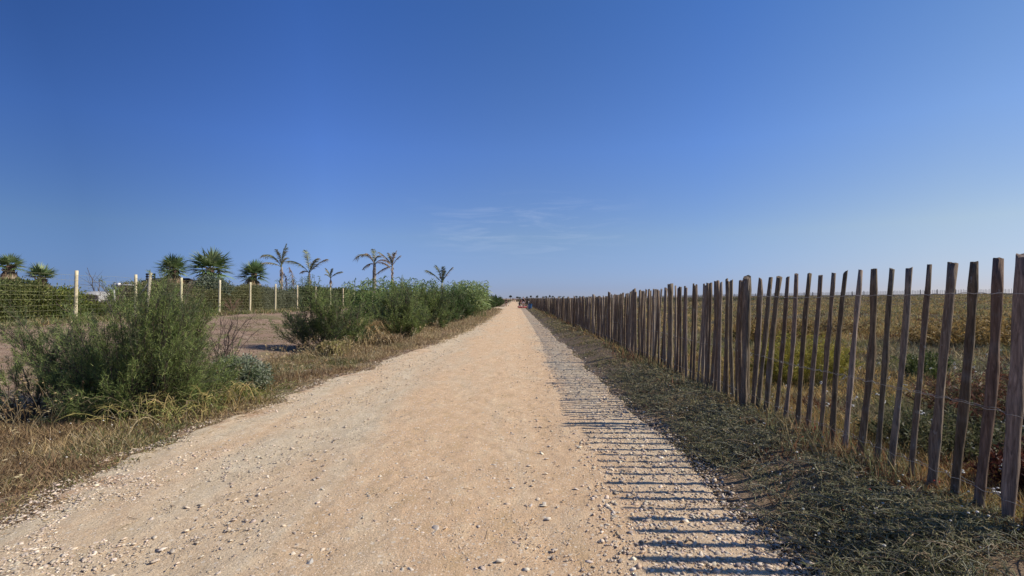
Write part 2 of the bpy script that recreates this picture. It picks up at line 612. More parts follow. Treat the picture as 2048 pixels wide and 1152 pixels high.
# loose stones -------------------------------------------------------
ICO_V = []
ph = (1 + 5 ** .5) / 2
for a, b in ((-1, ph), (1, ph), (-1, -ph), (1, -ph)):
    ICO_V += [(a, b, 0), (0, a, b), (b, 0, a)]
ICO_V = unit(np.array(ICO_V, float))
_d = np.linalg.norm(ICO_V[:, None] - ICO_V[None], axis=-1)
ICO_T = []
for a in range(12):
    for b in range(a + 1, 12):
        for c_ in range(b + 1, 12):
            if _d[a, b] < 1.1 and _d[b, c_] < 1.1 and _d[a, c_] < 1.1:
                n_ = np.cross(ICO_V[b] - ICO_V[a], ICO_V[c_] - ICO_V[a])
                ICO_T.append((a, b, c_) if np.dot(n_, ICO_V[a]) > 0 else (a, c_, b))
ICO_T = np.array(ICO_T)

def stones(g, x, y, z, size, col, flat=0.5):
    n = len(x)
    v = ICO_V[None] * (1 + 0.28 * rng.normal(size=(n, 12, 1))).clip(.55, 1.5)
    v = v * np.stack([1 + .4 * rng.random(n), .6 + .4 * rng.random(n), flat * (.6 + .6 * rng.random(n))], -1)[:, None]
    tl = rng.normal(size=n) * .25
    c_, s_ = np.cos(tl)[:, None], np.sin(tl)[:, None]
    v = np.stack([v[..., 0] * c_ - v[..., 2] * s_, v[..., 1], v[..., 0] * s_ + v[..., 2] * c_], -1)
    a = rng.random(n) * 2 * math.pi
    c_, s_ = np.cos(a)[:, None], np.sin(a)[:, None]
    v = np.stack([v[..., 0] * c_ - v[..., 1] * s_, v[..., 0] * s_ + v[..., 1] * c_, v[..., 2]], -1) * size[:, None, None]
    v = v + np.stack([x, y, z + size * flat * .28], -1)[:, None]
    t = (np.arange(n) * 12)[:, None, None] + ICO_T[None]
    g.add(v.reshape(-1, 3), None, t.reshape(-1, 3), np.repeat(col, 12, 0))

STONE_COLS = [(.62, .49, .35), (.57, .46, .34), (.50, .40, .29), (.68, .57, .43), (.42, .35, .28), (.55, .41, .27), (.46, .36, .26)]
def scatter_y(n, y0, y1, p=1.6):
    u = rng.random(n)
    return (y0 ** (1 - p) + u * (y1 ** (1 - p) - y0 ** (1 - p))) ** (1 / (1 - p))

g = Geo()
# margin under the fence shadows
n = 15000
y = scatter_y(n, 1.9, 32, 1.9)
x = 0.5 + 1.2 * rng.beta(1.7, 1.3, n) + .25 * (fnoise(y, y * 0, .9, 77) - .5)
k = x < path_right(y) + .12
x, y = x[k], y[k]
s = (0.0030 + 0.0034 * rng.gamma(1.3, 1, len(x))).clip(0, .020) * (1 + .04 * np.clip(y - 4, 0, 25))
stones(g, x, y, path_z(x, y), s, palette(STONE_COLS, len(x), .16))
# left margin
n = 17000
y = scatter_y(n, 2.2, 40, 1.8)
x = path_left(y) - .1 + np.abs(rng.normal(size=n)) * .75
cl = fnoise(x, y, 1.6, 55)
k = (cl > .40) & (x < 1.4)
x, y = x[k], y[k]
s = (0.0026 + 0.0028 * rng.gamma(1.2, 1, len(x))).clip(0, .018) * (1 + .04 * np.clip(y - 4, 0, 30))
stones(g, x, y, path_z(x, y), s, palette(STONE_COLS[:5], len(x), .14), .42)
# sparse over the whole width, in patches
n = 52000
y = scatter_y(n, 1.9, 26, 1.8)
x = -3.3 + 4.8 * rng.random(n)
cl = fnoise(x, y, 2.0, 56)
k = rng.random(n) < sstep(cl, .38, .72) * .7 + .22
x, y = x[k], y[k]
s = (0.0020 + 0.0020 * rng.gamma(1.0, 1, len(x))).clip(0, .016) * (1 + .04 * np.clip(y - 4, 0, 25))
stones(g, x, y, path_z(x, y) - s * .25, s, palette(STONE_COLS, len(x), .16) * .95, .35)
# some bigger half-buried chips
n = 420
y = scatter_y(n, 2.3, 14, 1.4)
x = -3.2 + 4.6 * rng.random(n)
s = .011 + .012 * rng.random(n)
stones(g, x, y, path_z(x, y) - .22 * s, s, palette([(.60, .48, .35), (.52, .43, .33), (.64, .54, .41)], n, .1), .22)
tag(g.build('gravel', M_STONE), kind='stuff')

g = Geo()
n = 130
y = scatter_y(n, 2.4, 12, 1.5)
x = -3.2 + 4.6 * rng.random(n)
a_ = rng.random(n) * 6.283
L_ = .02 + .10 * rng.random(n) ** 3
A = np.stack([x, y, path_z(x, y) + .004], -1)
E = A + np.stack([np.cos(a_) * L_, np.sin(a_) * L_, .004 + 0 * L_], -1)
tubes(g, bez(A, (A + E) / 2 + np.stack([np.sin(a_) * L_ * .12, -np.cos(a_) * L_ * .12, .004 + 0 * L_], -1), E, 4), .0016, 4, palette([(.50, .38, .22), (.20, .13, .08), (.58, .47, .30)], n, .1))
tag(g.build('path_litter', M_GRASS), kind='stuff')

# a few of the largest stones, each its own object
for (u, v_, s, fl, c, lab) in (
        (872, 1056, .034, .8, (.47, .40, .32), 'upright grey-brown stone with a dark side sticking out of the middle of the path'),
        (856, 957, .020, .75, (.66, .55, .41), 'small cream angular stone lying alone on the path above the upright grey stone'),
        (988, 957, .024, .7, (.60, .50, .38), 'pale blocky stone on the path at the near end of a loose stone scatter'),
        (1088, 1005, .036, .5, (.50, .43, .34), 'broad grey-beige stone in a patch of chips left of the fence shadows'),
        (590, 1106, .020, .8, (.66, .56, .42), 'round cream stone near the bottom left part of the path'),
        (650, 1095, .026, .5, (.62, .50, .36), 'flat oblong buff stone beside the round cream stone'),
        (1003, 1118, .036, .4, (.50, .43, .33), 'wide flat stone half buried near the bottom edge of the path'),
        (622, 1123, .024, .7, (.42, .39, .34), 'dark bluish grey stone just below the flat oblong buff stone'),
        (825, 1137, .030, .6, (.62, .52, .39), 'pointed cream stone at the very bottom middle of the path'),
        (1430, 1030, .026, .6, (.52, .46, .38), 'largest light grey stone between the fence shadows beside the grass')):
    x, y = at(u, v_)
    gg = Geo()
    s *= .8
    stones(gg, np.array([0.]), np.array([0.]), np.array([-s * .32]), np.array([s]), np.array([c]), fl)
    o = gg.build('stone', M_STONE)
    o.location = (x, y, float(path_z(x, y)))
    bv = o.modifiers.new('bevel', 'BEVEL')
    bv.width = s * .12
    bv.segments = 2
    tag(o, lab, 'stone', 'larger stones lying on the path')

# ------------------------------------------------------------------ grasses
STRAW = [(.42, .31, .15), (.48, .37, .20), (.33, .24, .12), (.28, .18, .09), (.44, .36, .22)]
BROWN = [(.23, .15, .085), (.28, .19, .105), (.18, .115, .065), (.34, .25, .15)]
GREYG = [(.20, .20, .095), (.27, .25, .13), (.135, .14, .06), (.34, .29, .165)]
OLIVE = [(.12, .135, .035), (.17, .18, .05), (.09, .11, .03), (.20, .19, .06)]

def tufts(g, x, y, n_per, hgt, wid, cols, spread=.05, lean=.55, zf=gh, droop=.3, sink=.01):
    """bunches of blades growing from (x, y)"""
    n = len(x)
    N = n * n_per
    X = np.repeat(x, n_per) + rng.normal(size=N) * np.repeat(np.broadcast_to(spread, (n,)), n_per)
    Y = np.repeat(y, n_per) + rng.normal(size=N) * np.repeat(np.broadcast_to(spread, (n,)), n_per)
    D = np.stack([rng.normal(size=N) * lean, rng.normal(size=N) * lean, np.ones(N)], -1)
    H = np.repeat(np.broadcast_to(hgt, (n,)), n_per) * (.45 + .75 * rng.random(N))
    Wd = np.repeat(np.broadcast_to(wid, (n,)), n_per)
    c = np.repeat(cols, n_per, 0) * (1 + .16 * rng.normal(size=(N, 1)))
    blades(g, np.stack([X, Y, zf(X, Y) - sink], -1), D, H, Wd, np.clip(c, .004, .9), droop * rng.random(N))

# left verge: low dry grass, taller stalks above it
g = Geo()
n = 15000
y = scatter_y(n, 2.3, 72, 1.75)
wv = 2.6 - 1.2 * sstep(y, 18, 30)
x = path_left(y) + .16 - wv * rng.random(n) ** 1.1
nn = fnoise(x, y, .9, 61)
k = rng.random(n) < .25 + 1.2 * sstep(nn, .3, .6)
k &= ~((x > path_left(y) - .10) & (rng.random(n) < .6))
x, y, nn = x[k], y[k], nn[k]
mixn = fnoise(x, y, 1.7, 62)
cols = np.where((mixn > .54)[:, None], palette(STRAW, len(x), .15), palette(BROWN + STRAW[2:4], len(x), .15))
gr = fnoise(x, y, 1.1, 64) + .08 * rng.normal(size=len(x)) > .57
cols[gr] = palette(GREYG + OLIVE, gr.sum(), .15)
f_ = (sstep(y, 9, 17) * (.75 + .25 * rng.random(len(x))))[:, None]
cols = cols * (1 - f_) + f_ * palette([(.46, .33, .19), (.40, .29, .17), (.52, .40, .24), (.33, .26, .13)], len(x), .14)
taper = sstep(path_left(y) - x, -.2, .7)
tufts(g, x, y, 15, (.045 + .10 * nn * (.6 + rng.random(len(x)))) * (.45 + .8 * taper) * (1 + 1.1 * sstep(y, 10, 20)), .0028 + .0011 * y ** .85, cols, .05 + .003 * y, .8)
# dry ground litter, flat
n = 26000
y = scatter_y(n, 2.3, 45, 1.8)
x = path_left(y) + .28 - 3.2 * rng.random(n)
D = np.stack([rng.normal(size=n), rng.normal(size=n), .12 * np.abs(rng.normal(size=n))], -1)
blades(g, np.stack([x, y, gh(x, y) + .006], -1), D, .03 + .07 * rng.random(n), .0028 + .0008 * y, palette(BROWN + STRAW, n, .2), .1)
# stalks (wild oat) with heads
n = 2600
y = scatter_y(n, 3.2, 45, 1.7)
x = path_left(y) - .25 - 2.0 * rng.random(n)
k = fnoise(x, y, 1.1, 63) > .47
x, y = x[k], y[k]
n = len(x)
h = .20 + .38 * rng.random(n) ** 1.5
a = np.stack([x, y, gh(x, y)], -1)
c = a + np.stack([rng.normal(size=n) * .13, rng.normal(size=n) * .13, h], -1)
bmid = a * .5 + c * .5 + np.stack([0 * h, 0 * h, .25 * h], -1)
P = bez(a, bmid, c, 5)
sc_cols = palette(STRAW, n, .12)
tubes(g, P, np.linspace(.0016, .0008, 5)[None] * (1 + .12 * y[:, None]), 3, sc_cols)
tip = P[:, -1]
for rep in range(4):
    leaves(g, P[:, 3] * (.2 * rep) + tip * (1 - .2 * rep), np.stack([rng.normal(size=n), rng.normal(size=n), -.2 + 0 * h], -1), .03 + .0012 * y, .007 + .0008 * y, sc_cols * 1.1)
tag(g.build('verge_grass', M_GRASS), kind='stuff')

# long arching yellow stems under the near shrub
g = Geo()
n = 420
x = -4.3 + 1.7 * rng.beta(2, 2, n) * 1.25 - .35
y = 5.2 + .9 * rng.random(n) + (-4.0 - x) * .1
x = np.where(rng.random(n) < .35, x + 1.0, x)
y = np.where(x > -3.7, y + 1.6 * (x + 3.9), y)
k = x < path_left(y) - .12
x, y = x[k], y[k]
n = len(x)
a = np.stack([x, y, gh(x, y)], -1)
ang = rng.random(n) * 6.283
ln = .18 + .38 * rng.random(n)
c = a + np.stack([np.cos(ang) * ln, np.sin(ang) * ln * .7 - .1, .03 + .28 * rng.random(n)], -1)
bmid = (a + c) / 2 + np.stack([0 * ln, 0 * ln, .15 + .3 * rng.random(n)], -1)
P = bez(a, bmid, c, 7)
cc = palette([(.48, .36, .15), (.40, .34, .12), (.36, .28, .16), (.30, .32, .10)], n, .14)
tubes(g, P, np.linspace(.0042, .0016, 7)[None] * (.6 + .7 * rng.random((n, 1))), 4, cc)
for m_ in (2, 3, 4, 5):
    blades(g, P[:, m_], np.stack([rng.normal(size=n), rng.normal(size=n), .3 + rng.random(n)], -1), .07 + .08 * rng.random(n), .006, cc, .5)
tag(g.build('dry_stems', M_GRASS, smooth=False), kind='stuff')

# left plot of bare ground: sparse short dry growth
g = Geo()
n = 9000
y = scatter_y(n, 5, 60, 1.5)
x = -5.3 - (y * 1.1) * rng.random(n)
k = x > -16
x, y = x[k], y[k]
nn = fnoise(x, y, .5, 71)
k = rng.random(len(x)) < .18 + sstep(nn, .45, .62)
x, y, nn = x[k], y[k], nn[k]
cols = np.where((nn > .56)[:, None], palette([(.16, .15, .06), (.20, .17, .08)], len(x), .15), palette(BROWN + [(.33, .23, .14)], len(x), .15))
tufts(g, x, y, 9, .035 + .05 * nn, .004 + .0009 * y, cols, .07, 1.2)
# a fringe of weeds along the foot of the wire fence
n = 1400
y = 12 + 34 * rng.random(n)
x = -14.9 + rng.normal(size=n) * .5
tufts(g, x, y, 12, .12 + .3 * fnoise(x, y, .5, 72), .010 + .0005 * y, palette(OLIVE + STRAW[2:] + GREYG, n, .15), .12, .6)
tag(g.build('plot_weeds', M_GRASS), kind='stuff')

# ------------------------------------------------------------------ right bank: creeping ground cover
g = Geo()
n = 15000
y = scatter_y(n, 1.5, 75, 1.75)
x = path_right(y) - .12 + 1.35 * rng.random(n) ** .9
nn = fnoise(x, y, 1.4, 81)
k = rng.random(n) < .03 + 1.3 * sstep(nn + .42 * sstep(x, path_right(y) - .1, path_right(y) + .6), .46, .66)
x, y, nn = x[k], y[k], nn[k]
hue = fnoise(x, y, .8, 82)
cols = palette(GREYG + [(.13, .14, .08), (.10, .11, .06), (.26, .25, .18)], len(x), .2) * 1.25
s_ = (hue > .54) & (rng.random(len(x)) < .7)
cols[s_] = palette([(.36, .26, .12), (.30, .23, .10), (.22, .16, .08)], s_.sum(), .15)
s_ = (hue < .36) & (rng.random(len(x)) < .5)
cols[s_] = palette([(.20, .08, .05), (.26, .13, .06)], s_.sum(), .15)
f_ = sstep(y, 5, 11)[:, None]
cols = cols * (1 - f_) + f_ * palette([(.34, .31, .14), (.40, .33, .16), (.27, .27, .12), (.42, .31, .16), (.30, .25, .13)], len(x), .18)
tufts(g, x, y, 14, (.02 + .12 * nn ** 1.5) * (.5 + .6 * sstep(x, 1.5, 1.9)) * (1 - .45 * sstep(x, 2.25, 2.5)) * (1 - .6 * sstep(x, 1.9, 2.3) * (1 - sstep(y, 4, 6))), .0026 + .0010 * y ** .9, cols, .055 + .002 * y, 1.2, droop=.7)
# sprawling stems
n = 6500
y = scatter_y(n, 1.5, 9, 1.5)
x = path_right(y) + .06 + 1.05 * rng.random(n)
k = fnoise(x, y, 1.4, 81) + .25 * rng.random(n) > .56
x, y = x[k], y[k]
n = len(x)
ang = rng.normal(size=n) * .7 + np.where(rng.random(n) < .5, 3.14, 0.6)
ln = .08 + .22 * rng.random(n)
a = np.stack([x, y, gh(x, y) + .01 + .05 * rng.random(n) * (1 - .8 * sstep(x, 1.9, 2.3))], -1)
c = a + np.stack([np.cos(ang) * ln, np.sin(ang) * ln, .02 + .05 * rng.random(n)], -1)
c[:, 2] = np.maximum(gh(c[:, 0], c[:, 1]) + .01, c[:, 2])
P = bez(a, (a + c) / 2 + np.stack([rng.normal(size=n) * .03, rng.normal(size=n) * .03, .03 + .06 * rng.random(n)], -1), c, 6)
tubes(g, P, np.linspace(.0028, .0014, 6)[None] * (.6 + .8 * rng.random((n, 1))), 3, palette([(.32, .31, .22), (.42, .40, .29), (.22, .23, .14), (.42, .32, .20)], n, .2))
for m_ in (1, 2, 3, 4, 5):
    for rep in range(2):
        blades(g, P[:, m_], np.stack([rng.normal(size=n), rng.normal(size=n), .4 + rng.random(n)], -1), .02 + .03 * rng.random(n), .0032 + .0004 * y, palette(GREYG + [(.30, .26, .15)], n, .25), .2)
# red-brown twiggy patch at the picket feet
n = 900
x = 2.35 + .35 * rng.random(n)
y = 3.0 + .9 * rng.random(n)
blades(g, np.stack([x, y, gh(x, y)], -1), np.stack([rng.normal(size=n) * .7, rng.normal(size=n) * .7, np.ones(n)], -1), .1 + .16 * rng.random(n), .005, palette([(.30, .13, .06), (.38, .22, .11), (.2, .09, .05)], n, .15), .4)
# dry stalks and weeds standing round the picket feet
n = 1500
y = scatter_y(n, 3.2, 60, 1.5)
x = 2.5 + .16 * rng.normal(size=n)
k = fnoise(x, y, .9, 85) > .46
x, y = x[k], y[k]
tufts(g, x, y, 7, .10 + .20 * rng.random(len(x)) ** 2, .0035 + .0008 * y, palette([(.42, .31, .16), (.34, .23, .12), (.30, .15, .08), (.26, .25, .12), (.22, .22, .10)], len(x), .15), .05, .35, droop=.3)
tag(g.build('bank_cover', M_GRASS), kind='stuff')

# ------------------------------------------------------------------ right field
g = Geo()
n = 46000
y = scatter_y(n, 1.2, 260, 1.45)
x = 2.55 + (y * 1.15 + 1.2) * rng.random(n)
k = x < 108
x, y = x[k], y[k]
r_ = np.hypot(x, y)
dens = fnoise(x, y, .35, 91)
k = rng.random(len(x)) < .45 + .9 * sstep(dens, .35, .6)
x, y, r_, dens = x[k], y[k], r_[k], dens[k]
hue = fnoise(x, y, .22, 92) + .10 * (rng.random(len(x)) - .5)
hue2 = fnoise(x, y, .9, 93)
cols = palette([(.27, .22, .12), (.33, .26, .14), (.20, .18, .10), (.24, .23, .13), (.38, .30, .17)], len(x), .16)
far = sstep(r_, 7, 16)
s_ = (hue + .18 * far > .51)
cols[s_] = palette([(.44, .28, .10), (.50, .35, .14), (.37, .25, .10), (.33, .28, .11)], s_.sum(), .14)
s_ = (hue2 > .60) & (rng.random(len(x)) < .7)
cols[s_] = palette([(.27, .25, .09), (.30, .26, .10), (.20, .20, .08)], s_.sum(), .14)
s_ = (hue2 < .33) & (rng.random(len(x)) < .6)
cols[s_] = palette([(.17, .075, .04), (.13, .06, .035)], s_.sum(), .14)
hgt = (.07 + .20 * dens * (.6 + .6 * rng.random(len(x)))) * (.9 + .5 * far)
tufts(g, x, y, 12, hgt, .003 + .0010 * r_ ** .95, cols, .07 + .004 * r_, .7, droop=.4)
tag(g.build('field_grass', M_GRASS), kind='stuff')

def clump(name, x0, y0, rx, ry, h, n_st, cols, label, cat, wid=.006, lean=.22, head=None, group=None):
    """an upright bushy herb: stems part and foliage part"""
    root = empty(name, (x0, y0, float(gh(x0, y0))), label, cat, group)
    r = np.sqrt(rng.random(n_st))
    a = rng.random(n_st) * 6.283
    x = rx * r * np.cos(a)
    y = ry * r * np.sin(a)
    z0 = gh(x + x0, y + y0) - float(gh(x0, y0))
    hh = h * (.55 + .5 * rng.random(n_st)) * (1 - .45 * r ** 2)
    A = np.stack([x * .75, y * .75, z0], -1)
    C = A + np.stack([x * .35 + rng.normal(size=n_st) * lean * h * .4, y * .35 + rng.normal(size=n_st) * lean * h * .4, hh], -1)
    P = bez(A, (A + C) / 2 + np.stack([0 * x, 0 * x, hh * .1], -1), C, 6)
    g = Geo()
    cc = palette(cols, n_st, .12)
    tubes(g, P, np.linspace(.0035, .0012, 6)[None] * np.ones((n_st, 1)), 3, cc * .7)
    g.build('stem', M_TWIG, root)
    g = Geo()
    for m_ in np.linspace(1, 5, 14):
        i0 = int(m_)
        f = m_ - i0
        Q = P[:, i0] * (1 - f) + P[:, min(i0 + 1, 5)] * f
        for rep in range(3):
            blades(g, Q, np.stack([rng.normal(size=n_st), rng.normal(size=n_st), .5 + rng.random(n_st)], -1), h * (.06 + .10 * rng.random(n_st)), wid, palette(cols, n_st, .16), .15)
    if head is not None:
        for rep in range(5):
            leaves(g, P[:, -1] + rng.normal(size=(n_st, 3)) * .012, rdir(n_st), .02, .014, palette([head], n_st, .1))
    g.build('foliage', M_LEAF, root)
    return root

clump('herb_clump', 4.15, 7.4, .72, .55, .78, 190, [(.32, .28, .045), (.26, .25, .05), (.36, .30, .06)], 'yellow-green bushy herb patch just behind the pickets right of the thick double post', 'plant', .009, .2)
clump('herb_clump', 2.95, 6.9, .4, .5, .42, 90, [(.36, .28, .10), (.40, .30, .12)], 'straw-yellow low herb tuft behind the pickets left of the thick double post', 'plant', .009, .2)
clump('red_shrub', 4.85, 4.65, .95, .7, .62, 320, [(.17, .07, .045), (.20, .10, .055), (.13, .06, .04), (.18, .14, .07), (.12, .13, .06)], 'dark rust-red leafy shrub behind the nearest pickets at the right edge', 'shrub', .008, .35)
clump('red_shrub', 3.35, 3.05, .35, .3, .40, 120, [(.13, .045, .030), (.09, .035, .022)], 'small dark red plant low behind the last pickets at the right edge', 'shrub', .010, .35)
clump('green_shrub', 3.45, 3.95, .6, .5, .34, 220, [(.10, .11, .05), (.13, .135, .065), (.17, .15, .08)], 'low dull green leafy plant behind the near pickets beside the red shrub', 'shrub', .010, .5)
clump('green_shrub', 6.2, 7.6, .32, .3, .45, 45, [(.09, .12, .035), (.13, .16, .05)], 'small bright green weed standing in brown grass behind the right hand pickets', 'shrub', .013, .4)
clump('golden_shrub', 10.6, 11.2, 1.9, 1.2, .75, 260, [(.38, .25, .09), (.32, .22, .09), (.26, .20, .08)], 'large golden-orange dry bush in the field beyond the nearest pickets', 'shrub', .022, .4)
clump('golden_shrub', 9.0, 16.0, 2.2, 1.3, .5, 200, [(.34, .22, .09), (.30, .22, .10)], 'low amber dry bush in the middle of the field behind the fence', 'shrub', .03, .4)
clump('golden_shrub', 6.7, 13.0, 1.2, .9, .6, 160, [(.34, .22, .08), (.27, .21, .07)], 'pale tan dry bush in the field straight behind the middle pickets', 'shrub', .026, .4)

# white umbel heads and snail shells
def blobs(g, P, r, col, flat=.7):
    n = len(P)
    v = ICO_V[None] * r[:, None, None] * np.array([1, 1, flat]) + P[:, None]
    t = (np.arange(n) * 12)[:, None, None] + ICO_T[None]
    g.add(v.reshape(-1, 3), None, t.reshape(-1, 3), np.repeat(col, 12, 0))
g = Geo()
n = 95
y = np.concatenate([2.8 + 6 * rng.random(70), 8 + 8 * rng.random(25)])
x = 2.75 + rng.random(n) * (y * .9 + .3 - 2.2).clip(.4, 9)
z = gh(x, y) + .12 + .22 * rng.random(n)
tubes(g, np.stack([np.stack([x, y, gh(x, y)], -1), np.stack([x, y, z], -1)], 1), .0015, 3, (.20, .19, .10))
for rep in range(5):
    blobs(g, np.stack([x, y, z], -1) + rng.normal(size=(n, 3)) * .009, .007 + .005 * rng.random(n), palette([(.62, .60, .54)], n, .06), .5)
tag(g.build('white_flowers', M_SHELL), kind='stuff')
g = Geo()
n = 430
y = scatter_y(n, 2.4, 12, 1.3)
x = np.where(rng.random(n) < .5, path_left(y) - .1 - 2.0 * rng.random(n), 1.6 + 1.5 * rng.random(n))
z = gh(x, y) + .04 + .12 * rng.random(n)
blobs(g, np.stack([x, y, z], -1), .004 + .0055 * rng.random(n), palette([(.60, .56, .47)], n, .1), .75)
tag(g.build('snail_shells', M_SHELL, smooth=True), kind='stuff')
g = Geo()
n = 26
y = 2.3 + 2.6 * rng.random(n)
x = 1.8 + .9 * rng.random(n)
blobs(g, np.stack([x, y, gh(x, y) + .07 + .06 * rng.random(n)], -1), .004 + .003 * rng.random(n), palette([(.50, .03, .02)], n, .1), .9)
tag(g.build('red_berries', M_SHELL, smooth=True), kind='stuff')

# ------------------------------------------------------------------ paling fence on the right
FX = 2.55
fence = empty('paling_fence', (FX, 2.6, .17), 'long weathered chestnut paling fence of uneven round pickets along the right of the path', 'fence')
fo = np.array([FX, 2.6, .17])
# measured pickets: top x, top y, foot x, width (pixels of the photograph)
PK = [(2092, 507, 2040, 24), (2042, 511, 1995, 25), (1994, 518, 1938, 19), (1945, 524, 1890, 16), (1902, 526, 1846, 18), (1856, 529, 1805, 11), (1817, 536, 1767, 13),
      (1782, 538, 1742, 11), (1747, 538, 1710, 14), (1719, 540, 1678, 10), (1688, 544, 1653, 10), (1665, 546, 1631, 9), (1640, 551, 1606, 9),
      (1617, 548, 1587, 10), (1592, 548, 1563, 9), (1575, 554, 1545, 9), (1557, 554, 1525, 11), (1541, 555, 1509, 10), (1520, 557, 1500, 11)]
def picket_pts(xb, yb, xt, yt, zt, wob, m=9):
    zb = float(gh(xb, yb)) - .12
    t = np.linspace(0, 1, m)
    s1, s2 = random.uniform(-1, 1), random.uniform(-1, 1)
    px = xb + (xt - xb) * t + wob * (s1 * np.sin(t * math.pi) + .55 * s2 * np.sin(t * 2 * math.pi + 1))
    py = yb + (yt - yb) * t + wob * (s2 * np.sin(t * math.pi) + .55 * s1 * np.sin(t * 2 * math.pi + .4)) 
    return np.stack([px, py, zb + (zt - zb) * t], -1)
WOODC = [(.185, .135, .092), (.15, .108, .073), (.22, .17, .12), (.26, .21, .16), (.165, .125, .088)]
def add_picket(g, pts, r, k=9):
    m = len(pts)
    rad = r * (1 + .10 * rng.normal(size=m)) * np.linspace(1.08, .96, m)
    tubes(g, pts[None], rad[None], k, tuple(palette(WOODC, 1, .1)[0]), cap=True, flat=random.uniform(.78, 1.0), phase=[random.random() * 6], ref=np.broadcast_to(np.array([1.0, .2, 0]), (1, m, 3)))
    # roughen the section
    v = g.v[-1]
    v += rng.normal(size=v.shape) * r * np.array([.06, .06, 0.0])
    top = v[(m - 1) * k:m * k]
    dx = top[:, :2] - pts[-1, :2]
    sl = rng.normal(size=2) * .35
    dz = dx @ sl + rng.normal(size=k) * r * .10
    top[:, 2] += dz
    v[-1, 2] += rng.normal() * r * .1
    if m > 8:                      # a knot or two swelling the pole
        for q_ in range(random.choice((0, 1, 1, 2))):
            j = random.randint(3, m - 3)
            ring = v[j * k:(j + 1) * k]
            s_ = random.randint(0, k - 1)
            ring[s_, :2] += (ring[s_, :2] - pts[j, :2]) * random.uniform(.25, .5)
plist = []
for (ut, vt, ub, wd) in PK:
    yb = FX * F / (ub - 1030)
    plist.append((FX, yb, (ut - 1030) / F * yb, yb, CAMZ + (597 - vt) / F * yb, wd / F * yb * .5))
def ftop(y):
    return np.interp(y, [5.5, 7, 9.4, 12, 15, 22, 60], [1.61, 1.60, 1.565, 1.51, 1.45, 1.40, 1.40])
POSTS = [5.54 + 2.65 * i for i in range(60)]
yy = 5.72
while yy < 165:
    if min(abs(yy - p) for p in POSTS) > .085:
        lean = random.gauss(.05, .022)
        plist.append((FX + random.gauss(0, .012), yy, FX + lean, yy + random.gauss(0, .018), float(ftop(yy)) + random.gauss(0, .017), random.uniform(.019, .028)))
    yy += random.uniform(.098, .132)
NP = 100
rest = Geo()
for i, (xb, yb, xt, yt, zt, r) in enumerate(plist):
    near = i < NP
    pts = picket_pts(xb, yb, xt, yt, zt, .010, 11 if yb < 8 else 6)
    if near:
        g = Geo()
        add_picket(g, pts, r * .93, 12 if yb < 7 else 8)
        g.build('picket', M_WOOD, fence, smooth='sides', origin=fo)
    else:
        add_picket(rest, pts, r, 5)
o = rest.build('pickets', M_WOOD, fence, origin=fo)
o['kind'] = 'stuff'
for i, p in enumerate(POSTS):
    if p > 165: break
    g = Geo()
    zt = float(ftop(p)) + .07 + random.gauss(0, .02) if i else 1.632
    lean = random.gauss(.0, .02) if i else .012
    add_picket(g, picket_pts(FX - .02, p, FX + lean, p, zt, .008, 12), .047 + random.uniform(-.005, .006), 14)
    if i == 0:
        pass
    g.build('post', M_WOOD, fence, smooth='sides', origin=fo)
# split half-round pole tied against the first post
g = Geo()
add_picket(g, picket_pts(FX - .10, 5.40, FX - .035, 5.44, 1.625, .006, 12), .030, 12)
g.build('tied_pole', M_WOOD, fence, smooth='sides', origin=fo)
# wires: two twisted strands at three heights
for zw in (1.425, .80, .36):
    g = Geo()
    ys = np.concatenate([np.arange(2.3, 14, .02), np.arange(14, 60, .1), np.arange(60, 165, .6)])
    off = np.interp(zw, [.17, 1.6], [0, .085])
    sag = .006 * np.sin(ys * 2.3) + .004 * np.sin(ys * 5.1) - .010 * np.abs(np.sin((ys - 5.54) / 2.65 * math.pi))
    for s_ in (0, math.pi):
        amp = .024 * np.abs(np.sin(ys / .158 * math.pi)) + .004
        px = FX + off + np.cos(ys * 60 + s_) * .004 + (amp if s_ == 0 else -amp)
        pz = zw + sag + np.sin(ys * 60 + s_) * .004
        tubes(g, np.stack([px, ys, pz], -1)[None], (.0011 + .00009 * ys)[None], 4, (.34, .32, .29))
    g.build('wire', M_WIRE, fence, origin=fo)

# far fence across the field
ff = empty('paling_fence', (107, 100, float(gh(107, 100))), 'distant thin paling fence on the skyline beyond the brown field at right', 'fence')
fo2 = np.array([107., 100., float(gh(107, 100))])
ys = np.arange(84, 520, .30)
n = len(ys)
xs_ = 107 + 1.2 * (fnoise(ys, ys * 0, .02, 101) - .5) + rng.normal(size=n) * .03
zb = gh(xs_, ys)
g = Geo()
tubes(g, np.stack([np.stack([xs_, ys, zb - .05], -1), np.stack([xs_ + rng.normal(size=n) * .05, ys + rng.normal(size=n) * .04, zb + 1.08 + .06 * rng.normal(size=n)], -1)], 1), .034, 4, palette([(.13, .11, .09), (.18, .15, .12)], n, .1), cap=True)
o = g.build('pickets', M_WOOD, ff, origin=fo2)
o['kind'] = 'stuff'
for p in np.arange(85, 300, 5.3):
    g = Geo()
    x_ = float(107 + 1.2 * (fnoise(np.array([p]), np.array([0.]), .02, 101)[0] - .5))
    z_ = float(gh(x_, p))
    tubes(g, np.array([[[x_, p, z_ - .05], [x_, p, z_ + .6], [x_, p, z_ + 1.32]]]), .085, 6, (.10, .085, .07), cap=True)
    g.build('post', M_WOOD, ff, origin=fo2)

